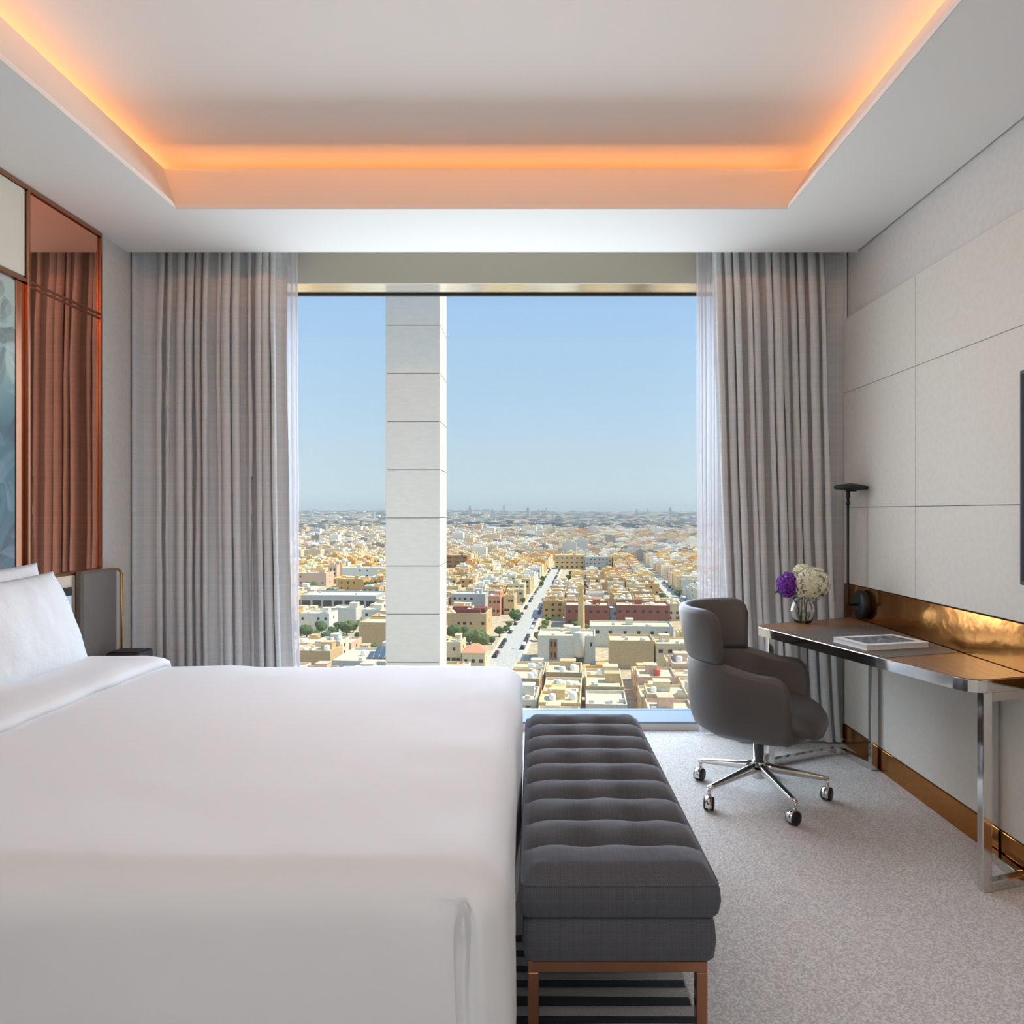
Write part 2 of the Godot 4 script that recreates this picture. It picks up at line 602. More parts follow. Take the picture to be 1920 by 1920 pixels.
# palm fronds printed on a pale to slate-blue ground
func mural_material() -> StandardMaterial3D:
	var w := 1980
	var h := 1330
	var im := Image.create(w, h, false, Image.FORMAT_RGB8)
	var r := RandomNumberGenerator.new()
	r.seed = 5
	var ramp := Gradient.new()
	ramp.offsets = PackedFloat32Array([0.0, 0.28, 0.5, 0.75, 1.0])
	ramp.colors = PackedColorArray([Color(0.68, 0.74, 0.70), Color(0.58, 0.68, 0.66), Color(0.16, 0.33, 0.38), Color(0.20, 0.40, 0.44), Color(0.33, 0.39, 0.47)])
	for y in h:
		var c := ramp.sample(float(y) / h)
		im.fill_rect(Rect2i(0, y, w, 1), c)
	for f in 420:
		var at := Vector2(r.randf() * w, r.randf() * h)
		var dir := Vector2.from_angle(r.randf_range(0.0, TAU))
		var bend := r.randf_range(-0.012, 0.012)
		var ground := ramp.sample(clampf(at.y / h, 0.0, 1.0))
		var ink := ground.lightened(r.randf_range(0.08, 0.3)) if r.randf() < 0.55 else ground.darkened(r.randf_range(0.15, 0.45))
		var n := int(r.randf_range(70, 170))
		for i in n:
			at += dir * 1.6
			dir = dir.rotated(bend)
			var leaf := 60.0 * sin(PI * clampf(float(i) / n, 0.03, 1.0))
			for s in [-1.0, 1.0]:
				if i % 3: continue
				var d2 := dir.rotated(s * 0.85)
				var p := at
				for k in int(leaf):
					p += d2
					d2 = d2.rotated(-s * 0.006)
					var x := int(p.x)
					var y := int(p.y)
					if x >= 0 and y >= 0 and x < w and y < h: im.set_pixel(x, y, ink)
					if k < leaf * 0.7 and x >= 0 and y >= 0 and x < w - 1 and y < h: im.set_pixel(x + 1, y, ink)
	var m := mat(Color(1, 1, 1), 0.45)
	m.albedo_texture = ImageTexture.create_from_image(im)
	return m


func build_ceiling() -> void:
	var x0 := -1.738
	var x1 := 1.236
	var d0 := 1.2
	var d1 := 3.50
	var lip := 3.07
	var top := 3.15
	var sl := 0.115   # splay of the lip, left and far
	var sr := 0.15
	var c := structure("ceiling", one_box(V(LEFT - 0.12, top, BACK - 0.1), V(RIGHT + 0.12, top + 0.3, 4.75)), M.ceiling)
	var t := 0.012
	part("soffit", one_box(V(LEFT, SOFFIT, BACK), V(x0, SOFFIT + t, CEIL_END)), M.ceiling, c)
	part("soffit", one_box(V(x1, SOFFIT, BACK), V(RIGHT - 0.014, SOFFIT + t, CEIL_END)), M.ceiling, c)
	part("soffit", one_box(V(x0, SOFFIT, d1), V(x1, SOFFIT + t, CEIL_END)), M.ceiling, c)
	part("soffit", one_box(V(x0, SOFFIT, BACK), V(x1, SOFFIT + t, d0)), M.ceiling, c)
	part("gap_backing", one_box(V(RIGHT - 0.014, SOFFIT + 0.03, BACK), V(RIGHT, SOFFIT + 0.04, CEIL_END)), M.joint, c)
	# the curtain pocket's front board
	part("pocket_board", one_box(V(LEFT, SOFFIT, CEIL_END - 0.012), V(RIGHT, top, CEIL_END)), M.ceiling, c)
	# splayed lip round the tray with a small bead at its foot
	var y0 := SOFFIT + 0.022
	var b := MB.new()
	var lo := [V(x0, y0, d0), V(x1, y0, d0), V(x1, y0, d1), V(x0, y0, d1)]
	var hi := [V(x0 - sl, lip, d0 - sl), V(x1 + sr, lip, d0 - sl), V(x1 + sr, lip, d1 + sl), V(x0 - sl, lip, d1 + sl)]
	var bead := [V(x0, SOFFIT, d0), V(x1, SOFFIT, d0), V(x1, SOFFIT, d1), V(x0, SOFFIT, d1)]
	var mid := V((x0 + x1) / 2, lip + 2.0, (d0 + d1) / 2)
	for i in 4:
		var k := (i + 1) % 4
		var mb := MB.new()
		var out_lo: Vector3 = lo[i] + (hi[i] - lo[i]).normalized() * 0.0
		var nrm := Vector3(hi[i].x - lo[i].x + hi[k].x - lo[k].x, 0, hi[i].z - lo[i].z + hi[k].z - lo[k].z).normalized() * 0.014
		mb.quad(lo[i], lo[k], hi[k], hi[i])
		mb.quad(hi[i], hi[k], hi[k] + nrm, hi[i] + nrm)
		mb.quad(hi[i] + nrm, hi[k] + nrm, lo[k] + nrm, lo[i] + nrm)
		part("lip", mb, M.ceiling, c)
		# the bead stands back a little below the lip
		var bb := MB.new()
		bb.quad(bead[i] - nrm * 0.2, bead[k] - nrm * 0.2, lo[k] - nrm * 0.2, lo[i] - nrm * 0.2)
		part("bead", bb, M.ceiling, c)
	# trough behind the lip: floor and outer wall
	var ox0 := x0 - sl - 0.25
	var ox1 := x1 + sr + 0.25
	var od1 := 3.84
	var od0 := d0 - sl - 0.25
	part("trough_floor", one_box(V(ox0, 2.955, od0), V(x0 - sl + 0.045, 2.965, od1)), M.ceiling, c)
	part("trough_floor", one_box(V(x1 + sr - 0.06, 2.955, od0), V(ox1, 2.965, od1)), M.ceiling, c)
	part("trough_floor", one_box(V(x0 - sl, 2.955, d1 + sl - 0.05), V(x1 + sr, 2.965, od1)), M.ceiling, c)
	part("trough_floor", one_box(V(x0 - sl, 2.955, od0), V(x1 + sr, 2.965, d0 - sl + 0.05)), M.ceiling, c)
	part("trough_wall", one_box(V(ox0 - 0.01, 2.95, od0), V(ox0, top, od1)), M.ceiling, c)
	part("trough_wall", one_box(V(ox1, 2.95, od0), V(ox1 + 0.01, top, od1)), M.ceiling, c)
	part("trough_wall", one_box(V(ox0, 2.95, od1), V(ox1, top, od1 + 0.01)), M.ceiling, c)
	part("trough_wall", one_box(V(ox0, 2.95, od0 - 0.01), V(ox1, top, od0)), M.ceiling, c)
	# light strips in the trough
	var warm := Color(1.0, 0.645, 0.40)
	var specs := [
		["amber light strip hidden along the tray edge above the bed", Vector3(x0 - sl - 0.17, 3.078, -(d0 + od1) / 2), Vector2(0.02, od1 - d0 - 0.06), 0.40, Vector3(1.0, 0.45, 0)],
		["amber light strip hidden along the tray edge above the desk", Vector3(x1 + sr + 0.17, 3.078, -(d0 + od1) / 2), Vector2(0.02, od1 - d0 - 0.06), 0.40, Vector3(-1.0, 0.45, 0)],
		["amber light strip hidden along the tray edge by the window", Vector3((x0 + x1) / 2, 3.003, -(d1 + sl + 0.075)), Vector2(x1 - x0 + 0.16, 0.02), 0.24, Vector3.UP],
		["unseen amber light strip on the tray edge facing the window, lighting the far lip", Vector3((x0 + x1) / 2, 3.076, -(d0 - sl - 0.10)), Vector2(x1 - x0 + 0.16, 0.02), 4.0, Vector3(0, 0.35, -1.0)]]  # out of view, its place and strength set to light the far lip
	for s in specs:
		var p: Vector3 = s[1]
		var z: Vector2 = s[2]
		var led := thing("cove_light", s[0], "light strip", Vector3(p.x, 2.965, p.z))
		var hgt := p.y - 2.965 - 0.002
		part("channel", one_box(Vector3(-z.x / 2 - 0.006, 0, -z.y / 2 - 0.006), Vector3(z.x / 2 + 0.006, hgt - 0.004, z.y / 2 + 0.006), 0.001), M.ceiling, led)
		part("led_strip", one_box(Vector3(-z.x / 2, hgt - 0.004, -z.y / 2), Vector3(z.x / 2, hgt, z.y / 2)), M.led, led)
# the lit face leans towards the middle of the tray
		var aim: Vector3 = s[4].normalized()
		var along := Vector3.RIGHT if z.x > z.y else Vector3.BACK
		var l := AreaLight3D.new()
		l.name = "strip_light"
		l.area_size = Vector2(maxf(z.x, z.y), 0.02)
		l.light_color = warm
		l.light_energy = s[3]
		l.shadow_enabled = true
		l.area_range = 20.0
		l.area_attenuation = 2.0
		l.transform = Transform3D(Basis(along, (-aim).cross(along), -aim), Vector3(0, hgt + 0.002, 0) + aim * 0.016)
		led.add_child(l)


func build_window() -> void:
	var wl := -1.70
	var wr := 1.32
	var head := 2.778
	var sill := 0.056
	var w := structure("wall_window", one_box(V(LEFT - 0.12, 0.0, 4.5), V(wl, 3.6, 4.76)), M.plaster)
	part("pier", one_box(V(wr, 0.0, 4.5), V(RIGHT + 0.12, 3.6, 4.76)), M.plaster, w)
	part("header", one_box(V(wl, head, 4.5), V(wr, 3.6, 4.72)), M.header, w)
	part("outer_face", one_box(V(-4.0, -1.2, 4.76), V(wl - 0.03, 3.6, 4.9)), M.stone, w)
	part("outer_face", one_box(V(wr + 0.03, -1.2, 4.76), V(4.0, 3.6, 4.9)), M.stone, w)
	part("outer_face", one_box(V(-4.0, head + 0.05, 4.76), V(4.0, 3.6, 4.9)), M.stone, w)
	part("outer_face", one_box(V(-4.0, -3.2, 4.76), V(4.0, -0.02, 4.9)), M.stone, w)
	var win := Node3D.new()
	win.name = "window_1"
	win.set_meta("kind", "structure")
	add_child(win)
	part("pane", one_box(V(wl, sill, 4.712), V(wr, head, 4.722)), M.pane, win)
	part("frame_top", one_box(V(wl, head - 0.014, 4.695), V(wr, head + 0.03, 4.735), 0.002), M.frame_dark, win)
	part("frame_side", one_box(V(wl - 0.02, sill, 4.695), V(wl + 0.03, head, 4.735), 0.002), M.frame_dark, win)
	part("frame_side", one_box(V(wr - 0.03, sill, 4.695), V(wr + 0.02, head, 4.735), 0.002), M.frame_dark, win)
	part("frame_bottom", one_box(V(wl, sill - 0.05, 4.695), V(wr, sill + 0.002, 4.735), 0.002), M.sill, win)
	part("head_lining", one_box(V(wl, head - 0.004, 4.502), V(wr, head, 4.695)), M.reveal, win)
	part("sill_board", one_box(V(wl - 0.1, sill - 0.014, 4.436), V(wr + 0.1, sill, 4.70), 0.003), M.sill, win)
	part("upstand", one_box(V(LEFT, 0.0, 4.444), V(RIGHT, sill - 0.014, 4.70)), M.upstand, win)
	# stone column outside the window, block on block
	var col := thing("stone_column", "pale stone clad column standing outside the window", "column", V(-1.0, -2.0, 6.2))
	var z := 5.97
	var cw := 102.0 * z / FOCAL
	var cx := (774.0 - 1000.0) * z / FOCAL
	col.position = V(cx, 0, z + cw / 2)
	var bh := 90.4 * z / FOCAL
	var y := EYE + (961.0 - 610.0) * z / FOCAL
	part("core", one_box(V(-cw / 2 + 0.012, -7.0, -cw / 2 + 0.012), V(cw / 2 - 0.012, 6.0, cw / 2 - 0.012)), M.joint, col)
	for k in range(-14, 10):
		var yt := y + bh * k
		part("block", one_box(V(-cw / 2, yt - bh + 0.006, -cw / 2), V(cw / 2, yt, cw / 2), 0.003), M.stone, col)


# cloth hanging in folds; x runs from a to b at the top and from c to d at the foot
func drape(parent: Node, called: String, m: Material, a: float, b: float, c: float, d: float, depth: float, y0: float, y1: float, folds: int, amp: float, noise_seed: int, top_gather := 0.6) -> void:
	var n := FastNoiseLite.new()
	n.seed = noise_seed
	n.frequency = 1.0
	var g := MB.new(1)
	var nx := folds * 12
	g.grid(nx, 44, func(u: float, v: float) -> Vector3:
		var down := 1.0 - v
		var wob := n.get_noise_2d(u * folds * 0.55, 0.0) * 0.7 + n.get_noise_2d(u * 3.0 + 40.0, down * 0.7) * 0.16
		var ph := PI * (u * folds + wob)
		var ridge := pow(absf(sin(ph)), 0.75)
		var size := amp * (0.75 + 0.5 * n.get_noise_2d(floorf(ph / PI) * 3.7, 9.0)) * lerpf(top_gather, 1.0, smoothstep(0.0, 0.25, down))
		var lean := 0.5 * down + 0.5 * pow(down, 3.0)
		var x := lerpf(lerpf(a, b, u), lerpf(c, d, u), lean) + amp * 0.25 * sin(ph * 2.0)
		var near := ridge * size + 0.012 * n.get_noise_2d(u * 3.0, down * 3.0)
		if down > 0.97: near += 0.01 * (down - 0.97) / 0.03
		return V(x, lerpf(y0, y1, v), depth - near))
	part(called, g, m, parent)


func build_curtains() -> void:
	var pocket := 3.10
	var l := thing("grey_drape", "grey woven full length drape hanging beside the bronze mirror", "curtain", V(-1.9, 0, 4.2))
	var off := -l.position
	var h := Node3D.new()
	drape(l, "pleats", M.drape, -2.215, -1.485, -2.225, -1.425, 4.285, 0.012, pocket, 13, 0.125, 3)
	var g := MB.new(1)
	g.grid(12, 20, func(u: float, v: float) -> Vector3:
		return V(-2.288 + 0.11 * smoothstep(0.5, 1.0, u), lerpf(0.012, pocket, v), 4.105 + 0.17 * sin(u * PI * 0.5)))
	part("return", g, M.drape, l)
	for k in l.get_children(): k.position += off
	var r := thing("grey_drape", "grey woven full length drape hanging behind the office chair", "curtain", V(1.45, 0, 4.2))
	off = -r.position
	drape(r, "pleats", M.drape, 1.05, 1.715, 1.175, 1.80, 4.285, 0.012, pocket, 12, 0.125, 17)
	g = MB.new(1)
	g.grid(12, 20, func(u: float, v: float) -> Vector3:
		return V(1.832 - 0.13 * smoothstep(0.4, 1.0, u), lerpf(0.012, pocket, v), 4.205 + 0.08 * sin(u * PI * 0.5)))
	part("return", g, M.drape, r)
	for k in r.get_children(): k.position += off
	var sl := thing("sheer_curtain", "white sheer curtain gathered beside the mirror-side grey drape", "curtain", V(-1.5, 0, 4.36))
	off = -sl.position
	drape(sl, "voile", M.sheer, -1.85, -1.43, -1.80, -1.41, 4.40, 0.012, pocket, 16, 0.035, 23)
	for k in sl.get_children(): k.position += off
	var sr := thing("sheer_curtain", "white sheer curtain gathered behind the office chair", "curtain", V(1.1, 0, 4.36))
	off = -sr.position
	drape(sr, "voile", M.sheer, 0.995, 1.36, 1.01, 1.34, 4.40, 0.012, pocket, 16, 0.035, 29)
	for k in sr.get_children(): k.position += off
	h.free()


# unseen ceiling lamp behind the camera, placed to light the drapes and bed side
func build_unseen_lamp() -> void:
	var lamp := thing("unseen_ceiling_lamp", "unseen square ceiling lamp behind the camera, lighting the drapes and the bed side", "lamp", V(0.0, SOFFIT, -1.1))
	part("housing", one_box(V(-0.75, -0.03, -0.75), V(0.75, 0.0, 0.75), 0.004), M.ceiling, lamp)
	part("unseen_diffuser_light", one_box(V(-0.7, -0.034, -0.7), V(0.7, -0.03, 0.7)), M.unseen_lamp_glow, lamp)
	area("unseen_lamp_light", V(0, -0.04, 0), Vector3.DOWN, Vector2(1.4, 1.4), Color(0.96, 0.98, 1.0), 3.3, lamp, Vector3.FORWARD)


# ---------------------------------------------------------------- bed
const BED_X0 := -2.24
const BED_X1 := -0.045
const BED_D0 := 1.31
const BED_D1 := 3.19
const BED_TOP := 0.684

func build_bed() -> void:
	var bed := thing("bed", "wide bed made up with a smooth white duvet", "bed", V(-1.15, 0, 2.25))
	var off := -bed.position
	part("base", one_box(V(BED_X0, 0.04, BED_D0 + 0.1), V(BED_X1 - 0.1, 0.30, BED_D1 - 0.1), 0.01), M.taupe, bed)
	part("mattress", one_box(V(BED_X0, 0.30, BED_D0 + 0.08), V(BED_X1 - 0.08, 0.58, BED_D1 - 0.08), 0.03), M.linen, bed)
	var n := FastNoiseLite.new()
	n.seed = 4
	n.frequency = 1.0
	var g := MB.new(1)
	var rings := []
	var steps := []
	for i in 15: steps.append([-0.018 * pow(1.0 - i / 14.0, 1.5) + 0.006 * sin(PI * i / 14.0), 0.10 + (BED_TOP - 0.095 - 0.10) * i / 14.0])
	for i in range(1, 10):
		var a := PI / 2 * i / 9
		steps.append([-0.095 * (1.0 - cos(a)), BED_TOP - 0.095 + 0.095 * sin(a)])
	for i in range(1, 16): steps.append([-0.095 - 0.82 * i / 15.0, BED_TOP + 0.004 * sin(PI / 2 * i / 15.0)])
	for s in steps:
		var e: float = s[0]
		var ring := rounded(BED_X0 - e * 0.0, BED_X1 + e * (0.75 if e > -0.02 else 1.0), BED_D0 - e, BED_D1 + e, maxf(0.075 + e * 0.4, 0.02), s[1], 8, 30)
		for j in ring.size():
			var p := ring[j]
			var w := n.get_noise_3d(p.x * 1.3, p.y * 1.0, p.z * 1.3) * 0.012 + n.get_noise_3d(p.x * 4.0, p.y * 2.5, p.z * 4.0) * 0.0035
			var low := clampf((BED_TOP - p.y) / 0.5, 0.0, 1.0)
			# loose hanging cloth waves a little along the foot and the side
			var wave := low * 0.010 * sin(p.x * 9.0 + 1.0) if -p.z < BED_D0 + 0.1 else low * 0.012 * sin(p.z * 7.0)
			if s[1] > BED_TOP - 0.02: p.y += w * clampf(1.0 + (e + 0.1) / 0.7, 0.0, 1.0)
			else:
				p.x += (w + wave) * (1.0 if p.x > BED_X1 - 0.1 else 0.0)
				p.z += (w + wave) * (1.0 if -p.z < BED_D0 + 0.1 else (-1.0 if -p.z > BED_D1 - 0.1 else 0.0))
			# a pulled tuck at the corner of the foot
			var dx := p.x - (BED_X1 - 0.055)
			if -p.z < BED_D0 + 0.12 and s[1] < BED_TOP - 0.06:
				p.z += 0.016 * exp(-pow(dx / 0.018, 2.0)) - 0.022 * exp(-pow((dx + 0.03) / 0.012, 2.0))
			ring[j] = p
		rings.append(ring)
	g.loft(rings, true, false, true)
	part("duvet", g, M.linen, bed)
	# the flap of the folded corner
	var fl := MB.new(1)
	fl.grid(10, 40, func(u: float, v: float) -> Vector3:
		var y := lerpf(0.1, 0.635, v)
		var x := BED_X1 - 0.078 - 0.006 * (1.0 - v) + (u - 0.5) * 0.034 * sqrt(clampf((1.0 - v) / 0.08, 0.0, 1.0))
		var bulge := 0.010 * sin(PI * u * u) + 0.014 * smoothstep(0.88, 0.95, v) * sin(PI * u)
		return V(x + 0.006 * sin(v * 6.0), y, BED_D0 + 0.004 - 0.018 * smoothstep(0.0, 0.25, minf(u, 1.0 - u)) - bulge - 0.004 * sin(v * 9.0)))
	part("corner_tuck", fl, M.linen, bed)
	# the folded back end of the duvet
	var fo := MB.new(1)
	var fr := []
	for k in 41:
		var t := k / 40.0
		var d := lerpf(BED_D0 + 0.012, BED_D1 - 0.0, t)
		var edge := minf(t, 1.0 - t) * (BED_D1 - BED_D0)
		var drop := 0.0
		if edge < 0.1: drop = 0.1 - sqrt(maxf(0.0, 0.01 - pow(0.1 - edge, 2.0)))
		var sec := PackedVector3Array()
		var wv := n.get_noise_1d(d * 3.0) * 0.012
		for q in [[-1.60 + wv, 0.002], [-1.588 + wv, 0.014], [-1.590 + wv, 0.030], [-1.612 + wv, 0.042], [-1.66, 0.050], [-1.75, 0.05], [-1.90, 0.044], [-2.05, 0.03], [-2.12, 0.0]]:
			sec.append(V(q[0], BED_TOP - 0.004 + q[1] + n.get_noise_2d(d * 2.5, q[0] * 3.0) * 0.008 - drop, d))
		fr.append(sec)
	fo.loft(fr, false)
	part("fold_over", fo, M.linen, bed)
	for k in bed.get_children(): k.position += off
	# pillows against the headboard
	pillow("white pillow leaning at the front of the pillows on the bed", V(-1.985, 0.885, 2.745), 0.76, 0.44, 0.20, 0.36, 0.05)
	pillow("white pillow half hidden behind the front pillow on the bed", V(-2.115, 0.90, 2.735), 0.80, 0.46, 0.17, 0.16, 0.02)
	pillow("white pillow on the side of the bed away from the window, at the front", V(-1.985, 0.885, 1.85), 0.76, 0.44, 0.20, 0.36, 0.05)
	# bedside table with its black speaker
	var ns := thing("bedside_table", "low dark wood bedside table between bed and drape", "table", V(-1.97, 0, 3.62))
	part("top", one_box(V(-0.23, 0.475, -0.29), V(0.06, 0.50, 0.30), 0.004), M.wood, ns)
	part("body", one_box(V(-0.22, 0.2, -0.28), V(0.04, 0.475, 0.29), 0.004), M.taupe, ns)
	part("drawer", one_box(V(0.04, 0.33, -0.27), V(0.053, 0.465, 0.28), 0.003), M.wood, ns)
	for x in [-0.22, 0.025]:
		for d in [-0.26, 0.27]:
			part("leg", one_box(V(x - 0.012, 0.0, d - 0.012), V(x + 0.012, 0.2, d + 0.012), 0.001), M.copper, ns)
	var sp := thing("clock_radio", "small black box shaped clock radio on the bedside table", "radio", V(-2.085, 0.50, 3.72))
	var sb := MB.new(1)
	sb.loft([rounded(-0.084, 0.084, -0.07, 0.07, 0.02, 0.0), rounded(-0.088, 0.088, -0.074, 0.074, 0.022, 0.01), rounded(-0.088, 0.088, -0.074, 0.074, 0.022, 0.122), rounded(-0.082, 0.082, -0.068, 0.068, 0.018, 0.132)], true, true, true)
	part("body", sb, M.black, sp)
	part("top_pad", one_box(V(-0.072, 0.132, -0.055), V(0.072, 0.135, 0.055), 0.001), M.frame_dark, sp)


func pillow(label: String, at: Vector3, width: float, height: float, thick: float, lean: float, twist: float) -> void:
	var n := FastNoiseLite.new()
	n.seed = int(absf(at.x * 100)) + int(absf(at.z) * 10)
	n.frequency = 1.0
	var p := thing("pillow", label, "pillow", at, "white bed pillows")
	var g := MB.new(1)
	var shape := func(u: float, v: float, s: float) -> Vector3:
		var a := u * 2.0 - 1.0
		var b := v * 2.0 - 1.0
		var fat := pow(maxf(0.0, 1.0 - pow(absf(a), 2.6)), 0.55) * pow(maxf(0.0, 1.0 - pow(absf(b), 2.4)), 0.6)
		var x := a * width / 2.0 * (1.0 - 0.05 * (1.0 - b * b) * absf(a))
		var y := b * height / 2.0 * (1.0 - 0.07 * (1.0 - a * a))
		var z := s * thick / 2.0 * fat
		z += n.get_noise_2d(x * 7.0, y * 7.0) * 0.008 * fat + n.get_noise_2d(x * 22.0, y * 9.0) * 0.003
		return Vector3(x, y, z)
	g.grid(36, 28, func(u: float, v: float) -> Vector3: return shape.call(u, v, 1.0))
	g.grid(36, 28, func(u: float, v: float) -> Vector3: return shape.call(u, v, -1.0), true)
	var c := part("cover", g, M.linen_pillow, p)
	# width runs along the depth of the room, the face looks to the foot of the bed and leans back
	c.basis = Basis(Vector3.UP, PI / 2 + twist) * Basis(Vector3.RIGHT, -lean)


# ---------------------------------------------------------------- bench
func build_bench() -> void:
	var x0 := -0.028
	var x1 := 0.437
	var d0 := 1.695
	var d1 := 3.06
	var b := thing("tufted_bench", "charcoal woven tufted bench on copper legs at the foot of the bed", "bench", V((x0 + x1) / 2, 0, (d0 + d1) / 2))
	var off := -b.position
	var n := FastNoiseLite.new()
	n.seed = 9
	n.frequency = 1.0
	var seat := MB.new(1)
	var rows := []
	for k in 8: rows.append(1.866 + 0.1505 * k)
	var cols := [x0 + (x1 - x0) * 0.335, x0 + (x1 - x0) * 0.67]
	var rim := 0.468
	# top surface with pulled rows
	var top := func(u: float, v: float) -> Vector3:
		var x := lerpf(x0, x1, u)
		var d := lerpf(d0, d1, v)
		var ex := minf(x - x0, x1 - x)
		var ed := minf(d - d0, d1 - d)
		var e := minf(ex, ed)
		var y := rim + 0.022 * (1.0 - exp(-maxf(e, 0.0) / 0.035))
		var near_row := 1.0
		for r in rows: near_row = minf(near_row, absf(d - r))
		var cr := exp(-absf(near_row) / 0.013)
		var bt := 0.0
		for r in rows:
			for c in cols:
				bt = maxf(bt, exp(-(pow((x - c) / 0.034, 2.0) + pow((d - r) / 0.030, 2.0))))
		var edge_fade := smoothstep(0.0, 0.03, ex)
		var hump := 0.017 * sin(PI * clampf(near_row / 0.075, 0.0, 1.0) * 0.5)
		var inner := smoothstep(0.0, 0.04, e)
		y += (hump - 0.020 * cr * (0.7 + 0.5 * bt)) * edge_fade * smoothstep(0.0, 0.05, ed) - 0.040 * bt + n.get_noise_2d(x * 6.0, d * 6.0) * 0.003 * inner
		return V(x, y, d)
	seat.grid(62, 260, top, false)
	# boxing of the cushion
	var rings := []
	var ny := [[0.385, -0.012], [0.39, -0.004], [0.40, 0.002], [0.43, 0.007], [0.455, 0.005], [0.465, 0.001], [rim, 0.0]]
	for q in ny: rings.append(rounded(x0 - q[1], x1 + q[1], d0 - q[1], d1 + q[1], 0.014, q[0], 4, 12))
	seat.loft(rings)
	part("seat_cushion", seat, M.bench_cloth, b)
	var pip := MB.new(1)
	for y in [rim - 0.001]:
		var path := []
		for p in rounded(x0, x1, d0, d1, 0.014, y, 4, 12): path.append(p)
		path.append(path[0])
		pip.tube(path, 0.0035, 6)
	part("piping", pip, M.bench_cloth, b)
	for r in rows:
		for c in cols:
			var bm := MB.new(1)
			bm.ball(Vector3.ZERO, Vector3(0.011, 0.006, 0.011), 10)
			var o := part("button", bm, M.bench_cloth, b)
			o.position = V(c, rim - 0.024, r)
	var base := MB.new(1)
	rings = []
	for q in [[0.278, -0.014], [0.281, -0.006], [0.29, 0.0], [0.33, 0.004], [0.37, 0.001], [0.38, -0.006], [0.386, -0.016]]:
		rings.append(rounded(x0 + 0.006 - q[1], x1 - 0.006 + q[1], d0 + 0.006 - q[1], d1 - 0.006 + q[1], 0.016, q[0], 4, 12))
	base.loft(rings, true, true, true)
	part("base_cushion", base, M.bench_cloth, b)
	var lx0 := x0 + 0.028
	var lx1 := x1 - 0.036
	for d in [d0 + 0.03, d1 - 0.03]:
		var f := MB.new()
		f.bar(V(lx0 - 0.0135, 0.2645, d), V(lx1 + 0.0135, 0.2645, d), 0.027, 0.027)
		part("rail", f, M.copper, b)
		for x in [lx0, lx1]:
			var lg := MB.new()
			lg.bar(V(x, 0.001, d), V(x, 0.25, d), 0.027, 0.027)
			part("leg", lg, M.copper, b)
	for x in [lx0, lx1]:
		var sr := MB.new()
		sr.bar(V(x, 0.2645, d0 + 0.045), V(x, 0.2645, d1 - 0.045), 0.027, 0.027)
		part("rail", sr, M.copper, b)
	for k in b.get_children(): k.position += off


func build_rug() -> void:
	var r := thing("striped_rug", "grey rug with uneven navy stripes under the bed and bench", "rug", V(-0.8, 0, 2.0))
	var off := -r.position
	part("pile", one_box(V(-2.0, 0.0, 1.1), V(0.435, 0.008, 2.95), 0.003), M.rug_light, r)
	var rr := RandomNumberGenerator.new()
	rr.seed = 3
	for s in [[1.895, 0.030, 0.0], [1.968, 0.038, 0.0], [2.041, 0.030, 0.0], [2.108, 0.026, 0.0], [1.82, 0.032, 0.0], [1.74, 0.036, 0.0], [1.66, 0.03, 0.0], [2.18, 0.03, 0.0], [2.26, 0.03, 0.0]]:
		var g := MB.new()
		var nz := FastNoiseLite.new()
		nz.seed = int(s[0] * 100)
		nz.frequency = 1.3
		for i in 40:
			var xa := lerpf(-1.98, 0.428, i / 40.0)
			var xb := lerpf(-1.98, 0.428, (i + 1) / 40.0)
			var wa: float = s[1] * (0.5 + 0.16 * nz.get_noise_1d(xa))
			var wb: float = s[1] * (0.5 + 0.16 * nz.get_noise_1d(xb))
			var ca: float = s[0] + 0.004 * nz.get_noise_1d(xa + 9.0)
			var cb: float = s[0] + 0.004 * nz.get_noise_1d(xb + 9.0)
			g.quad(V(xa, 0.0095, ca - wa), V(xb, 0.0095, cb - wb), V(xb, 0.0095, cb + wb), V(xa, 0.0095, ca + wa))
			g.quad(V(xa, 0.007, ca - wa), V(xb, 0.007, cb - wb), V(xb, 0.0095, cb - wb), V(xa, 0.0095, ca - wa))
		part("stripe", g, M.rug_dark, r)
	for k in r.get_children(): k.position += off


# ---------------------------------------------------------------- desk and what is on it
func round_poly(pts: Array, radii: Array) -> PackedVector2Array:
	var out := PackedVector2Array()
	for i in pts.size():
		var p: Vector2 = pts[i]
		var a: Vector2 = (pts[(i - 1 + pts.size()) % pts.size()] - p).normalized()
		var b: Vector2 = (pts[(i + 1) % pts.size()] - p).normalized()
		var r: float = radii[i]
		if r <= 0.0:
			out.append(p)
			continue
		for k in 9:
			var t := k / 8.0
			out.append((p + a * r).lerp(p, t).lerp(p.lerp(p + b * r, t), t))
	return out


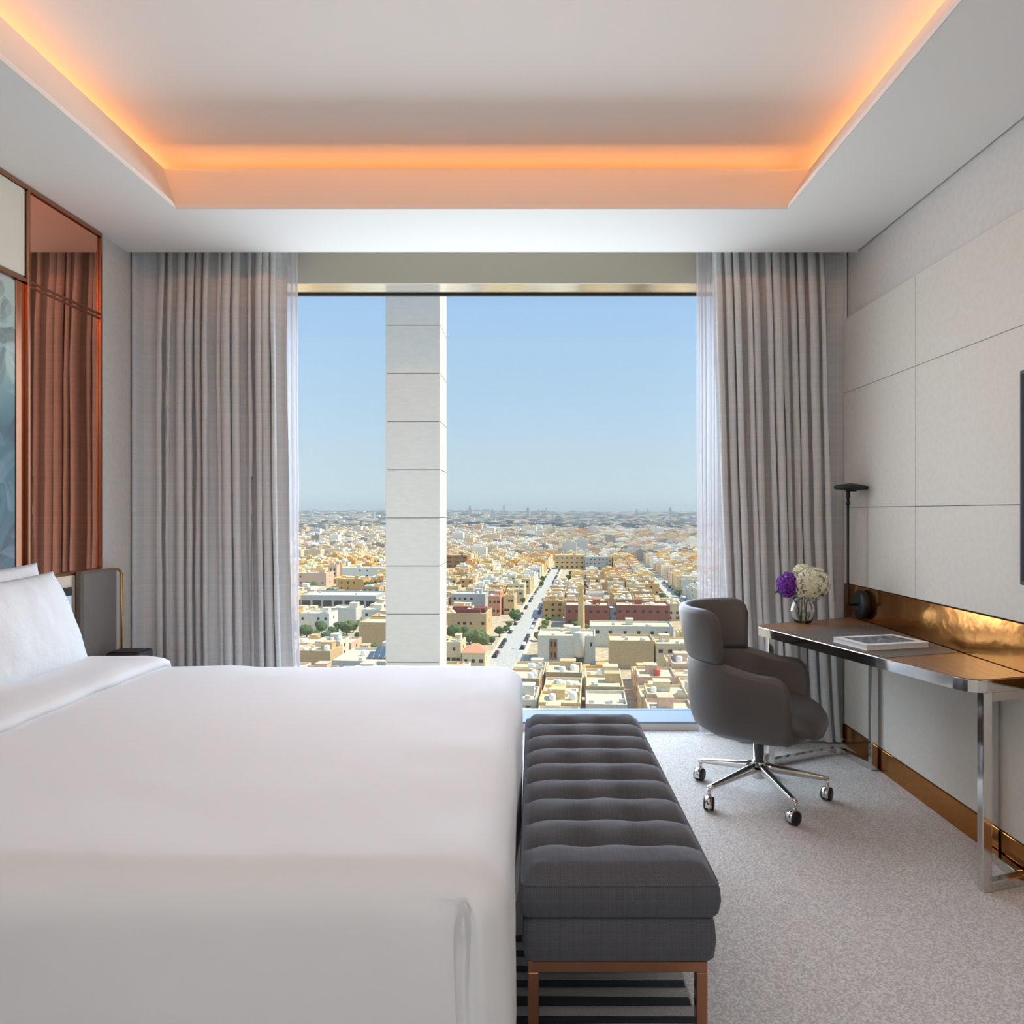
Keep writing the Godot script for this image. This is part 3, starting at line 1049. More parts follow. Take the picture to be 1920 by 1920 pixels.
func build_desk() -> void:
	var desk := thing("writing_desk", "tapered writing desk with chrome edge, wood top and grey inlay", "desk", V(1.55, 0, 3.3))
	var off := -desk.position
	var corners := [Vector2(1.155, 3.775), Vector2(1.543, 2.525), Vector2(1.80, 2.60), Vector2(1.80, 4.07)]
	var rim := round_poly(corners, [0.07, 0.085, 0.0, 0.0])
	var e := MB.new()
	e.prism(rim, 0.708, 0.752, 0.002)
	part("chrome_edge", e, M.chrome, desk)
	var inner := [Vector2(1.1575, 3.774), Vector2(1.5447, 2.5272), Vector2(1.798, 2.604), Vector2(1.798, 4.066)]
	var t := MB.new()
	t.prism(round_poly(inner, [0.065, 0.08, 0.0, 0.0]), 0.7505, 0.755)
	part("wood_top", t, M.wood, desk)
	var lt := MB.new()
	lt.prism(PackedVector2Array([Vector2(1.236, 3.557), Vector2(1.430, 2.92), Vector2(1.798, 3.03), Vector2(1.798, 3.78)]), 0.754, 0.7565)
	part("inlay", lt, M.inlay, desk)
	# two bent frames of square chrome tube
	var s := 0.034
	for f in [[[1.262, 3.83], [1.71, 4.03], [1.778, 3.77]], [[1.578, 2.655], [1.775, 2.70], [1.782, 2.88]]]:
		var a: Array = f[0]
		var c: Array = f[1]
		var d: Array = f[2]
		if a[0] > 1.5:
			a = [1.606, 2.562]; c = [1.778, 2.615]; d = [1.782, 2.80]
		for y in [s / 2 + 0.001, 0.691]:
			var m := MB.new()
			var pa := V(a[0], y, a[1])
			var pc := V(c[0], y, c[1])
			var pd := V(d[0], y, d[1])
			m.bar(pa, pc.lerp(pa, 0.06), s, s)
			m.bar(pc.lerp(pa, 0.06), pc.lerp(pd, 0.12), s, s)
			m.bar(pc.lerp(pd, 0.12), pd, s, s)
			part("floor_bar" if y < 0.3 else "top_bar", m, M.chrome, desk)
		for q in [a, d]:
			var m := MB.new()
			m.bar(V(q[0], 0.001, q[1]), V(q[0], 0.708, q[1]), s, s)
			part("leg", m, M.chrome, desk)
	for k in desk.get_children(): k.position += off


func build_desk_things() -> void:
	# picture book
	var bk := thing("picture_book", "white picture book with a dark landscape photo lying on the desk", "book", V(1.56, 0.7565, 3.21))
	var cs := [Vector2(1.363, 3.276), Vector2(1.419, 3.066), Vector2(1.728, 3.144), Vector2(1.669, 3.349)]
	var off := -bk.position
	var pg := MB.new()
	var small := PackedVector2Array()
	for c in cs: small.append(Vector2(1.545, 3.209).lerp(c, 0.985))
	pg.prism(small, 0.760, 0.776)
	part("pages", pg, M.paper, bk)
	for y in [[0.7567, 0.760], [0.776, 0.7795]]:
		var cv := MB.new()
		cv.prism(PackedVector2Array(cs), y[0], y[1])
		part("cover", cv, M.paper, bk)
	var im := Image.create(192, 128, false, Image.FORMAT_RGB8)
	var n := FastNoiseLite.new()
	n.seed = 12
	n.frequency = 0.03
	for y in 128:
		for x in 192:
			var c := Color(0.16, 0.19, 0.23).lerp(Color(0.55, 0.60, 0.64), clampf(0.5 + n.get_noise_2d(x, y * 3.0), 0.0, 1.0))
			if absf(n.get_noise_2d(x * 0.6, y * 2.0 + 300.0)) < 0.05: c = Color(0.86, 0.87, 0.88)
			im.set_pixel(x, y, c)
	var ph := mat(Color(1, 1, 1), 0.3)
	ph.albedo_texture = ImageTexture.create_from_image(im)
	var p := MB.new()
	var q := []
	for uv in [[0.10, 0.14], [0.10, 0.86], [0.90, 0.86], [0.90, 0.14]]:
		var a: Vector2 = cs[0].lerp(cs[3], uv[0])
		var b: Vector2 = cs[1].lerp(cs[2], uv[0])
		var w := a.lerp(b, uv[1])
		q.append(V(w.x, 0.7800, w.y))
	p.quad(q[1], q[2], q[3], q[0])
	part("cover_photo", p, ph, bk)
	for k in bk.get_children(): k.position += off

	# glass bowl vase
	var at := V(1.440, 0.755, 3.85)
	var vase := thing("glass_vase", "round clear glass vase half filled with water", "vase", at)
	var g := MB.new(1)
	g.lathe([[0.0001, 0.0005], [0.030, 0.0005], [0.040, 0.003], [0.054, 0.02], [0.066, 0.048], [0.068, 0.07], [0.062, 0.098], [0.050, 0.118], [0.045, 0.128], [0.0465, 0.137], [0.0455, 0.1385], [0.0435, 0.137], [0.042, 0.128], [0.047, 0.117], [0.059, 0.097], [0.0645, 0.07], [0.0625, 0.049], [0.051, 0.023], [0.038, 0.010], [0.0001, 0.009]], 40)
	part("bowl", g, M.glass, vase)
	var w := MB.new(1)
	w.lathe([[0.0001, 0.0095], [0.037, 0.0105], [0.0505, 0.0235], [0.062, 0.049], [0.0638, 0.062], [0.0638, 0.064], [0.0001, 0.064]], 40)
	part("water", w, M.water, vase)
	flower("large cream white hydrangea head standing in the glass vase", at, Vector3(0.038, 0.212, 0.016), Vector3(0.094, 0.086, 0.09), M.petal_white, 210, Vector3(0.012, 0.02, 0.0), 3)
	flower("smaller purple hydrangea head beside the white one in the vase", at, Vector3(-0.078, 0.200, -0.01), Vector3(0.055, 0.066, 0.06), M.petal_purple, 90, Vector3(-0.012, 0.02, 0.01), 4)
	flower("small cream white bloom on top of the vase bouquet", at, Vector3(0.012, 0.275, -0.025), Vector3(0.05, 0.034, 0.05), M.petal_white, 45, Vector3(0.0, 0.02, -0.015), 5)

	# wall lamp: disc foot on the bronze strip, bent arm, round shade
	var wx := RIGHT - 0.034
	var lamp := thing("wall_lamp", "slim black wall lamp with a round disc shade above the desk", "lamp", V(wx, 0.842, 3.93))
	var foot := MB.new(1)
	foot.xf = Transform3D(Basis(Vector3.BACK, PI / 2), Vector3.ZERO)
	foot.lathe([[0.0001, 0.0], [0.078, 0.0], [0.079, 0.004], [0.079, 0.03], [0.075, 0.036], [0.0001, 0.036]], 36)
	part("foot", foot, M.black, lamp)
	var arm := MB.new(1)
	var path := [V(-0.03, 0, 0), V(-0.075, 0, 0)]
	for i in 7:
		var a := PI / 2 * i / 6
		path.append(V(-0.075 - 0.014 * sin(a), 0.014 - 0.014 * cos(a), 0))
	path.append(V(-0.089, 0.63, 0))
	arm.tube(path, 0.0068, 10)
	part("arm", arm, M.black, lamp)
	var jn := MB.new(1)
	jn.tube([V(-0.089, 0.545, 0), V(-0.089, 0.56, 0)], 0.012, 12)
	part("joint", jn, M.black, lamp)
	var jc := MB.new(1)
	jc.tube([V(-0.089, 0.585, 0), V(-0.089, 0.622, 0)], 0.010, 12)
	part("collar", jc, M.black, lamp)
	var sh := MB.new(1)
	sh.xf = Transform3D(Basis(Vector3.BACK, -0.03), V(-0.072, 0.618, 0))
	sh.lathe([[0.0001, 0.0], [0.028, 0.0], [0.03, 0.006], [0.078, 0.010], [0.086, 0.014], [0.088, 0.022], [0.086, 0.030], [0.07, 0.034], [0.012, 0.045], [0.0001, 0.046]], 40)
	part("shade", sh, M.black, lamp)
	var ch := MB.new(1)
	var links := []
	for i in 12: links.append(V(-0.080 + 0.004 * sin(i * 1.1), 0.60 - 0.006 * i, 0.0))
	ch.tube(links, 0.0018, 6)
	part("pull_chain", ch, M.black, lamp)

	# television on the wall
	var tv := thing("television", "slim dark flat television hanging on the panelled wall", "television", V(RIGHT - 0.032, 1.47, 1.90))
	part("back", one_box(V(-0.03, -0.36, -0.66), V(0.0, 0.36, 0.66), 0.004), M.black, tv)
	part("frame", one_box(V(-0.056, -0.385, -0.695), V(-0.03, 0.385, 0.695), 0.003), M.tv_frame, tv)
	part("screen", one_box(V(-0.0575, -0.372, -0.682), V(-0.055, 0.372, 0.682), 0.0), M.black_gloss, tv)


func flower(label: String, at: Vector3, c: Vector3, r: Vector3, m: Material, count: int, foot: Vector3, flower_seed: int) -> void:
	var f := thing("hydrangea", label, "flower", at, "hydrangeas in the vase")
	var rr := RandomNumberGenerator.new()
	rr.seed = flower_seed
	var b := MB.new(1)
	var core := MB.new(1)
	core.ball(c, r * 0.72, 16)
	part("heart", core, m, f)
	for i in count:
		var t := (i + 0.5) / count
		var y := 1.0 - 2.0 * t
		var a := i * 2.399963 + rr.randf_range(-0.15, 0.15)
		var dir := Vector3(sqrt(1 - y * y) * cos(a), y, sqrt(1 - y * y) * sin(a))
		var p := c + dir * r * rr.randf_range(0.84, 1.06)
		var s := dir.cross(Vector3(0.3, 1, 0.2)).normalized().rotated(dir, rr.randf() * TAU)
		var u := dir.cross(s)
		var k := rr.randf_range(0.010, 0.0145)
		for q in 4:
			var d := s.rotated(dir, q * PI / 2)
			var e := d.cross(dir)
			b.st.set_smooth_group(-1)
			var tip := p + d * k * 1.35 + dir * k * 0.15
			var l1 := p + d * k * 0.75 + e * k * 0.55 + dir * k * 0.30
			var l2 := p + d * k * 0.75 - e * k * 0.55 + dir * k * 0.30
			b.tri(p - dir * k * 0.2, l1, tip)
			b.tri(p - dir * k * 0.2, tip, l2)
	part("florets", b, m, f).set_meta("kind", "stuff")
	var st := MB.new(1)
	var mid := foot.lerp(c, 0.5) + Vector3(-c.x * 0.15, 0, 0)
	st.tube([foot, mid, c - Vector3(0, r.y * 0.6, 0)], 0.004, 8)
	part("stem", st, M.stem, f)
	for k in 3:
		var a := flower_seed * 1.7 + k * 2.3
		var d := Vector3(cos(a), 0.15, sin(a))
		var base := c - Vector3(0, r.y * 0.75, 0) + d * 0.012
		var lf := MB.new(1)
		var len := 0.075
		lf.grid(8, 4, func(u: float, v: float) -> Vector3:
			var wd := 0.024 * sin(PI * pow(u, 0.8)) * (v - 0.5) * 2.0
			return base + d * (u * len) + Vector3(-d.z, 0, d.x) * wd + Vector3.UP * (0.012 * sin(u * 2.6) - 0.02 * u * u + absf(wd) * 0.3))
		part("leaf", lf, M.leaf, f)


# ---------------------------------------------------------------- office chair
func build_chair() -> void:
	var ch := thing("office_chair", "grey leather tub office chair on a chrome five star base", "chair", V(1.07, 0, 3.415))
	var fwd := Vector3(cos(deg_to_rad(30.0)), 0, sin(deg_to_rad(30.0)))   # towards the room and the desk's near end
	var side := Vector3(-fwd.z, 0, fwd.x)                                 # the sitter's right, towards the camera
	var body := Transform3D(Basis(fwd, Vector3.UP, side), Vector3.ZERO)
	# plan of the tub: arm, round back, arm; returns point and outward direction
	var plan := func(t: float) -> Array:
		var hw := 0.272
		var arm := 0.235
		var fb := -0.045
		var arc_len := PI * 0.275
		var total := arm * 2 + arc_len
		var s := t * total
		if s < arm: return [Vector2(fb + arm - s, hw), Vector2(0.0, 1.0)]
		if s > arm + arc_len: return [Vector2(fb + (s - arm - arc_len), -hw), Vector2(0.0, -1.0)]
		var a := (s - arm) / arc_len * PI
		var q := Vector2(fb - 0.285 * sin(a), hw * cos(a))
		return [q, Vector2(-sin(a) / 0.285, cos(a) / hw).normalized()]
	var put := func(t: float, o: float, y: float) -> Vector3:
		var r: Array = plan.call(t)
		var q: Vector2 = r[0] + r[1] * o
		return Vector3(q.x, y, q.y)
	# lower shell with the arms
	var sh := MB.new(1)
	sh.xf = body
	var rings := []
	var N := 72
	for i in N + 1:
		var t := float(i) / N
		var back := sin(PI * t)
		var rim := 0.628 + 0.05 * smoothstep(0.25, 0.9, back)
		var total := 0.235 * 2 + PI * 0.275
		var end := minf(t, 1.0 - t) * total
		var shrink := 0.0
		if end < 0.085: rim -= 0.085 - sqrt(maxf(0.0, 0.085 * 0.085 - pow(0.085 - end, 2.0)))
		if end < 0.02: shrink = 1.0 - sqrt(maxf(0.0, 1.0 - pow(1.0 - end / 0.02, 2.0)))
		var sec := PackedVector3Array()
		for q in [[-0.115, 0.310], [-0.060, 0.318], [-0.026, 0.345], [-0.010, 0.39], [-0.002, 0.45], [0.002, minf(0.53, rim - 0.06)], [0.004, rim - 0.028], [-0.003, rim - 0.010], [-0.026, rim], [-0.048, rim - 0.010], [-0.054, rim - 0.028], [-0.056, 0.46], [-0.075, 0.42], [-0.115, 0.41]]:
			var o := lerpf(q[0], -0.045, shrink * 0.7)
			var y := lerpf(q[1], 0.47, shrink * 0.12)
			var pt: Vector3 = put.call(t, o, y)
			sec.append(pt)
		rings.append(sec)
	sh.loft(rings, true, true, true)
	part("arm_shell", sh, M.chair_leather, ch)
	# backrest above it
	var bk := MB.new(1)
	bk.xf = body
	rings = []
	for i in 61:
		var u := i / 60.0
		var t := lerpf(0.225, 0.775, u)
		var end := minf(u, 1.0 - u) * 0.74
		var top := 0.905
		var bot := 0.652
		var rr := 0.085
		if end < rr: top -= (rr - sqrt(maxf(0.0, rr * rr - pow(rr - end, 2.0)))) * 0.9
		var th := 1.0
		if end < 0.022: th = sqrt(maxf(0.03, 1.0 - pow(1.0 - end / 0.022, 2.0)))
		var sec := PackedVector3Array()
		for q in [[-0.026, bot, 0.0], [0.0, bot + 0.004, 1.0], [0.010, bot + 0.03, 1.0], [0.012, lerpf(bot, top, 0.5), 1.0], [0.012, top - 0.03, 1.0], [0.004, top - 0.008, 1.0], [-0.016, top, 0.0], [-0.038, top - 0.008, -1.0], [-0.048, top - 0.03, -1.0], [-0.058, lerpf(bot, top, 0.5), -1.0], [-0.060, bot + 0.03, -1.0], [-0.055, bot + 0.004, -1.0]]:
			var o: float = lerpf(-0.022, q[0], th) + (q[1] - bot) * 0.16 * sin(PI * t)
			sec.append(put.call(t, o, q[1]))
		rings.append(sec)
	bk.loft(rings, true, true, true)
	part("backrest", bk, M.chair_leather, ch)
	# seat cushion
	var st := MB.new(1)
	st.xf = body
	rings = []
	for q in [[0.375, -0.03, 0.0], [0.385, -0.008, 0.0], [0.41, 0.0, 0.0], [0.44, -0.004, 0.0], [0.458, -0.018, 0.0], [0.468, -0.045, 0.0], [0.472, -0.10, 0.0], [0.470, -0.17, 0.0]]:
		var ring := PackedVector3Array()
		for j in 48:
			var a := TAU * j / 48
			var e := 0.55
			var cx := signf(cos(a)) * pow(absf(cos(a)), e)
			var cz := signf(sin(a)) * pow(absf(sin(a)), e)
			var f: float = 0.045 + cx * (0.255 + q[1])
			var l: float = cz * (0.222 + q[1])
			var y: float = q[0] - 0.05 * smoothstep(0.16, 0.32, f)
			ring.append(Vector3(f, y, l))
		rings.append(ring)
	st.loft(rings, true, true, true)
	part("seat", st, M.chair_leather, ch)
	var ub := MB.new(1)
	ub.xf = body
	rings = []
	for q in [[0.298, -0.09], [0.304, -0.05], [0.325, -0.018], [0.36, -0.006], [0.40, -0.008]]:
		var ring := PackedVector3Array()
		for j in 40:
			var a := TAU * j / 40
			var cx := signf(cos(a)) * pow(absf(cos(a)), 0.6)
			var cz := signf(sin(a)) * pow(absf(sin(a)), 0.6)
			ring.append(Vector3(0.0 + cx * (0.25 + q[1]), q[0], cz * (0.235 + q[1])))
		rings.append(ring)
	ub.loft(rings, true, true, true)
	part("seat_base", ub, M.chair_leather, ch)
	# chrome column and star
	var col := MB.new(1)
	col.lathe([[0.0001, 0.088], [0.030, 0.090], [0.034, 0.11], [0.034, 0.165], [0.030, 0.172], [0.0255, 0.174], [0.0255, 0.298], [0.0001, 0.30]], 28)
	part("column", col, M.chrome, ch)
	for k in 5:
		var a := deg_to_rad(-(65.0 + 72.0 * k))
		var dir := Vector3(cos(a), 0, sin(a))
		var nrm := Vector3(-dir.z, 0, dir.x)
		var ar := MB.new(1)
		rings = []
		for i in 11:
			var t := i / 10.0
			var c := dir * lerpf(0.028, 0.318, t) + Vector3(0, lerpf(0.140, 0.096, t), 0)
			var w := lerpf(0.021, 0.0115, t)
			var h := lerpf(0.024, 0.011, t)
			var sec := PackedVector3Array()
			for j in 12:
				var b := TAU * j / 12
				sec.append(c + nrm * (w * signf(cos(b)) * pow(absf(cos(b)), 0.8)) + Vector3.UP * (h * signf(sin(b)) * pow(absf(sin(b)), 0.8)))
			rings.append(sec)
		ar.loft(rings, true, true, true)
		part("star_arm", ar, M.chrome, ch)
		var tip := dir * 0.312
		var cs := Node3D.new()
		cs.name = "caster"
		cs.position = tip
		cs.rotation.y = 0.55 + 0.35 * (k % 3)
		ch.add_child(cs, true)
		var pin := MB.new(1)
		pin.tube([Vector3(0, 0.058, 0), Vector3(0, 0.095, 0)], 0.0085, 12)
		part("pin", pin, M.chrome, cs)
		var hood := MB.new(1)
		var hr := []
		for i in 13:
			var b := deg_to_rad(-20.0) + deg_to_rad(220.0) * i / 12
			hr.append(PackedVector3Array([Vector3(cos(b) * 0.034 - 0.010, 0.031 + sin(b) * 0.034, -0.014), Vector3(cos(b) * 0.034 - 0.010, 0.031 + sin(b) * 0.034, 0.014), Vector3(cos(b) * 0.030 - 0.010, 0.031 + sin(b) * 0.030, 0.014), Vector3(cos(b) * 0.030 - 0.010, 0.031 + sin(b) * 0.030, -0.014)]))
		hood.loft(hr)
		part("hood", hood, M.chrome, cs)
		for s in [-1.0, 1.0]:
			var wh := MB.new(1)
			wh.xf = Transform3D(Basis(Vector3.RIGHT, PI / 2), Vector3(-0.010, 0.031, s * 0.013))
			wh.lathe([[0.0001, -0.010], [0.024, -0.010], [0.0295, -0.007], [0.0295, 0.007], [0.024, 0.010], [0.0001, 0.010]], 20)
			part("wheel", wh, M.black, cs)


# ---------------------------------------------------------------- the city below
const TURN := 0.0739          # the street grid is turned a little to the right
const STREETS := [-315.0, -221.0, -127.0, -33.0, 61.0, 155.0, 249.0]
var caps := []                # sight lines kept open: [u0, u1, w, lowest pixel row that shows]
var lots := []                # footprints in use: [u0, u1, w0, w1]
var unit_window: ArrayMesh
var tank_mesh: ArrayMesh
var cooler_mesh: ArrayMesh
var walls := {}
var n_houses := 0

func city(u: float, h: float, w: float) -> Vector3:
	return Vector3(cos(TURN) * u + sin(TURN) * w, EYE - CITY_DROP + h, sin(TURN) * u - cos(TURN) * w)


# what stands under a pixel of the photograph at a height above the street: (u, w)
func under(px: float, py: float, h := 0.0) -> Vector2:
	var d := (CITY_DROP - h) * FOCAL / (py - 961.0)
	var x := (px - 1000.0) / FOCAL * d
	return Vector2(x * cos(TURN) - d * sin(TURN), x * sin(TURN) + d * cos(TURN))


func rise(d: float, u: float) -> float:
	return 58.0 * smoothstep(3500.0, 9000.0, d) + 14.0 * smoothstep(5000.0, 8500.0, d) * smoothstep(0.0, -2000.0, u)


func city_materials() -> void:
	var tones := {
		"cream": Color(0.90, 0.83, 0.68), "tan": Color(0.83, 0.72, 0.53), "white": Color(0.92, 0.91, 0.87), "ochre": Color(0.86, 0.68, 0.40),
		"pinkish": Color(0.87, 0.75, 0.65), "grey": Color(0.76, 0.77, 0.75), "brick red": Color(0.62, 0.37, 0.28), "sandy": Color(0.89, 0.78, 0.56),
		"brown": Color(0.66, 0.50, 0.32), "off-white": Color(0.87, 0.86, 0.80), "salmon": Color(0.85, 0.60, 0.47), "slate": Color(0.50, 0.54, 0.56), "dark red": Color(0.47, 0.22, 0.19)}
	var k := 60
	var grey := noise_tex(0.02, [Color(0.90, 0.90, 0.90), Color(1, 1, 1)], 256, FastNoiseLite.TYPE_SIMPLEX, 4, k)
	for t in tones:
		walls[t] = grain(mat(tones[t], 0.9), grey, 0.15)
	M.roof_pale = grain(mat(Color(0.90, 0.84, 0.70), 0.9), grey, 0.2)
	M.roof_grey = grain(mat(Color(0.80, 0.80, 0.77), 0.9), grey, 0.2)
	M.city_glass = mat(Color(0.13, 0.14, 0.15), 0.4)
	M.tank = mat(Color(0.93, 0.94, 0.94), 0.5)
	M.tank_red = mat(Color(0.72, 0.32, 0.22), 0.6)
	M.cooler = mat(Color(0.78, 0.79, 0.78), 0.6)
	M.solar = mat(Color(0.27, 0.34, 0.42), 0.25)
	M.asphalt = grain(mat(Color(0.74, 0.745, 0.73), 0.9), noise_tex(0.03, [Color(0.84, 0.84, 0.84), Color(1, 1, 1)], 256, FastNoiseLite.TYPE_SIMPLEX, 4, 61), 0.05)
	M.ground = grain(mat(Color(0.80, 0.74, 0.63), 0.95), noise_tex(0.02, [Color(0.75, 0.75, 0.75), Color(1, 1, 1)], 512, FastNoiseLite.TYPE_SIMPLEX, 5, 62), 0.02)
	M.kerb = mat(Color(0.82, 0.78, 0.70), 0.9)
	M.tree_a = grain(mat(Color(1, 1, 1), 0.8), noise_tex(0.08, [Color(0.16, 0.26, 0.10), Color(0.34, 0.44, 0.17)], 256, FastNoiseLite.TYPE_SIMPLEX, 4, 63), 0.4)
	M.tree_b = grain(mat(Color(1, 1, 1), 0.8), noise_tex(0.08, [Color(0.22, 0.30, 0.13), Color(0.44, 0.50, 0.24)], 256, FastNoiseLite.TYPE_SIMPLEX, 4, 64), 0.4)
	M.trunk = mat(Color(0.36, 0.28, 0.20), 0.9)
	var w := MB.new()
	w.box(Vector3(-0.5, -0.5, -0.5), Vector3(0.5, 0.5, 0.5))
	unit_window = w.mesh()
	var t := MB.new(1)
	t.lathe([[0.0001, 0.0], [0.9, 0.0], [1.0, 0.15], [1.0, 1.5], [0.85, 1.85], [0.3, 2.0], [0.0001, 2.0]], 12)
	tank_mesh = t.mesh()
	var c := MB.new()
	c.cbox(Vector3(0, 0.55, 0), Vector3(1.3, 1.1, 1.0), 0.06)
	cooler_mesh = c.mesh()


func put_part(called: String, m: Mesh, material: Material, parent: Node, at: Vector3, size := Vector3.ONE) -> void:
	var o := part(called, m, material, parent)
	o.position = at
	o.scale = size


func free_lot(u0: float, u1: float, w0: float, w1: float) -> bool:
	for l in lots:
		if u0 < l[1] and u1 > l[0] and w0 < l[3] and w1 > l[2]: return false
	return true


# a flat-roofed house with parapet, roof gear and windows; u across, w away from the camera
func house(u0: float, u1: float, w0: float, w1: float, h: float, tone: String, label: String, o := {}) -> Node3D:
	lots.append([u0, u1, w0, w1])
	n_houses += 1
	var r := RandomNumberGenerator.new()
	r.seed = int(absf(u0 * 31.0) + w0 * 17.0)
	var b := thing(o.get("called", "house"), label, o.get("category", "house"), city((u0 + u1) / 2, 0, (w0 + w1) / 2), o.get("group", "flat roofed houses of the city outside"))
	b.rotation.y = -TURN
	var hx := (u1 - u0) / 2
	var hz := (w1 - w0) / 2
	var p := 0.9
	var wl := MB.new()
	wl.box(Vector3(-hx, 0, -hz), Vector3(hx, h, hz))
	for s in [-1.0, 1.0]:
		wl.box(Vector3(-hx, h, s * hz - (0.3 if s > 0 else 0.0)), Vector3(hx, h + p, s * hz + (0.3 if s < 0 else 0.0)))
		wl.box(Vector3(s * hx - (0.3 if s > 0 else 0.0), h, -hz + 0.3), Vector3(s * hx + (0.3 if s < 0 else 0.0), h + p, hz - 0.3))
	part("walls", wl, walls[tone], b)
	part("roof", one_box(Vector3(-hx + 0.3, h, -hz + 0.3), Vector3(hx - 0.3, h + 0.06, hz - 0.3)), M.roof_grey if tone in ["grey", "slate"] else M.roof_pale, b)
	# windows on the side towards us and on the side towards the streets
	var storeys := int(o.get("storeys", maxi(2, int(h / 3.6))))
	var cols := int(o.get("cols", maxi(2, int(hx * 2 / 3.6))))
	if o.get("windows", true):
		for k in storeys:
			for i in cols:
				if not o.get("all", false) and r.randf() < 0.35: continue
				var x := -hx + hx * 2 * (i + 0.5) / cols + r.randf_range(-0.3, 0.3)
				var ww := float(o.get("ww", r.randf_range(1.0, 1.7)))
				var y := h * (k + 0.55) / storeys
				put_part("window", unit_window, M.city_glass, b, Vector3(x, y, hz), Vector3(ww, 1.35, 0.10))
		for i in int(o.get("side_cols", 1)):
			for k in storeys:
				var z := -hz + hz * 2 * (i + 0.5) / int(o.get("side_cols", 1))
				var sd := -1.0 if (u0 + u1) / 2 > 20.0 else 1.0
				put_part("window", unit_window, M.city_glass, b, Vector3(sd * hx, h * (k + 0.55) / storeys, z), Vector3(0.10, 1.35, 1.3))
	if o.get("gear", true):
		var sw := minf(hx * 0.8, r.randf_range(3.0, 4.5))
		var sx := r.randf_range(-hx * 0.5, hx * 0.5)
		if o.get("stair", r.randf() < 0.75):
			var sh := MB.new()
			sh.box(Vector3(-sw / 2, 0, -2.0), Vector3(sw / 2, 2.6, 2.0))
			sh.box(Vector3(-sw / 2 - 0.2, 2.6, -2.2), Vector3(sw / 2 + 0.2, 2.8, 2.2))
			part("stair_house", sh, walls[tone], b).position = Vector3(sx, h, -hz * 0.35)
		for k in int(o.get("tanks", r.randi_range(0, 2))):
			var q := r.randf_range(0.8, 1.15)
			put_part("water_tank", tank_mesh, M.tank_red if o.get("red_tank", false) and k == 0 else M.tank, b, Vector3(r.randf_range(-hx * 0.75, hx * 0.75), h, r.randf_range(-hz * 0.2, hz * 0.75)), Vector3(q, q * r.randf_range(0.8, 1.1), q))
		for k in int(o.get("coolers", r.randi_range(0, 3))):
			put_part("cooler", cooler_mesh, M.cooler, b, Vector3(r.randf_range(-hx * 0.8, hx * 0.8), h, r.randf_range(-hz * 0.7, hz * 0.8)))
	return b


# a house named by the pixels of its front: left, right and top edge
func front(px0: float, px1: float, py: float, h: float, deep: float, tone: String, label: String, o := {}) -> Node3D:
	var a := under(px0, py, h + 0.9)
	var b := under(px1, py, h + 0.9)
	var w := (a.y + b.y) / 2
	if o.has("foot"):   # nothing stands so near in front that it would hide the wall
		caps.append([a.x - 1.0, b.x + 1.0, w, float(o.foot)])
	return house(a.x, b.x, w, w + deep, h, tone, label, o)


func tree(px: float, py: float, rpx: float, tall: float, label: String, m: Material, seed_: int) -> void:
	var q := under(px, py)
	var size := rpx * q.y / FOCAL
	lots.append([q.x - size, q.x + size, q.y - size, q.y + size])
	caps.append([q.x - size, q.x + size, q.y, py - 4.0])
	var t := thing("tree", label, "tree", city(q.x, 0, q.y), "street and garden trees of the city")
	var n := FastNoiseLite.new()
	n.seed = seed_
	n.frequency = 0.9
	var r := RandomNumberGenerator.new()
	r.seed = seed_
	var c := MB.new(1)
	for k in 9:
		var at := Vector3(r.randf_range(-0.55, 0.55) * size, size * tall * r.randf_range(0.75, 1.45), r.randf_range(-0.5, 0.5) * size) if k else Vector3(0, size * tall * 1.05, 0)
		var rad := size * (r.randf_range(0.35, 0.55) if k else 0.75)
		var rings := []
		for i in 9:
			var e := -PI / 2 + PI * i / 8
			var ring := PackedVector3Array()
			for j in 12:
				var a := TAU * j / 12
				var d := Vector3(cos(e) * cos(a), sin(e) * 0.9, cos(e) * sin(a))
				var f := 1.0 + 0.35 * n.get_noise_3dv(d * 2.2 + at)
				ring.append(at + d * rad * f)
			rings.append(ring)
		c.smooth(-1)
		c.loft(rings)
	part("crown", c, m, t)
	var tr := MB.new(1)
	tr.tube([Vector3.ZERO, Vector3(0.1, size * tall * 0.5, 0), Vector3(0, size * tall, 0)], size * 0.09, 8)
	part("trunk", tr, M.trunk, t)


func palm(px: float, py: float, rpx: float, label: String) -> void:
	var q := under(px, py)
	var s := rpx * q.y / FOCAL
	var t := thing("palm_tree", label, "palm", city(q.x, 0, q.y), "street and garden trees of the city")
	var tr := MB.new(1)
	tr.tube([Vector3.ZERO, Vector3(0.2, s * 1.2, 0), Vector3(0, s * 2.4, 0)], 0.28, 8)
	part("trunk", tr, M.trunk, t)
	for k in 14:
		var a := k * 2.4
		var d := Vector3(cos(a), 0, sin(a))
		var l := s * (0.9 + 0.2 * sin(k * 1.7))
		var f := MB.new()
		var nrm := Vector3(-d.z, 0, d.x)
		var up := 0.25 + 0.5 * ((k * 7) % 5) / 5.0
		f.grid(6, 2, func(u: float, v: float) -> Vector3:
			var wd := (v - 0.5) * 0.32 * s * sin(PI * clampf(u * 0.9 + 0.1, 0.0, 1.0))
			return Vector3(0, s * 2.4, 0) + d * (l * u) + nrm * wd + Vector3.UP * (l * (up * u - 1.0 * u * u) - absf(wd) * 0.6))
		part("frond", f, M.tree_a, t)


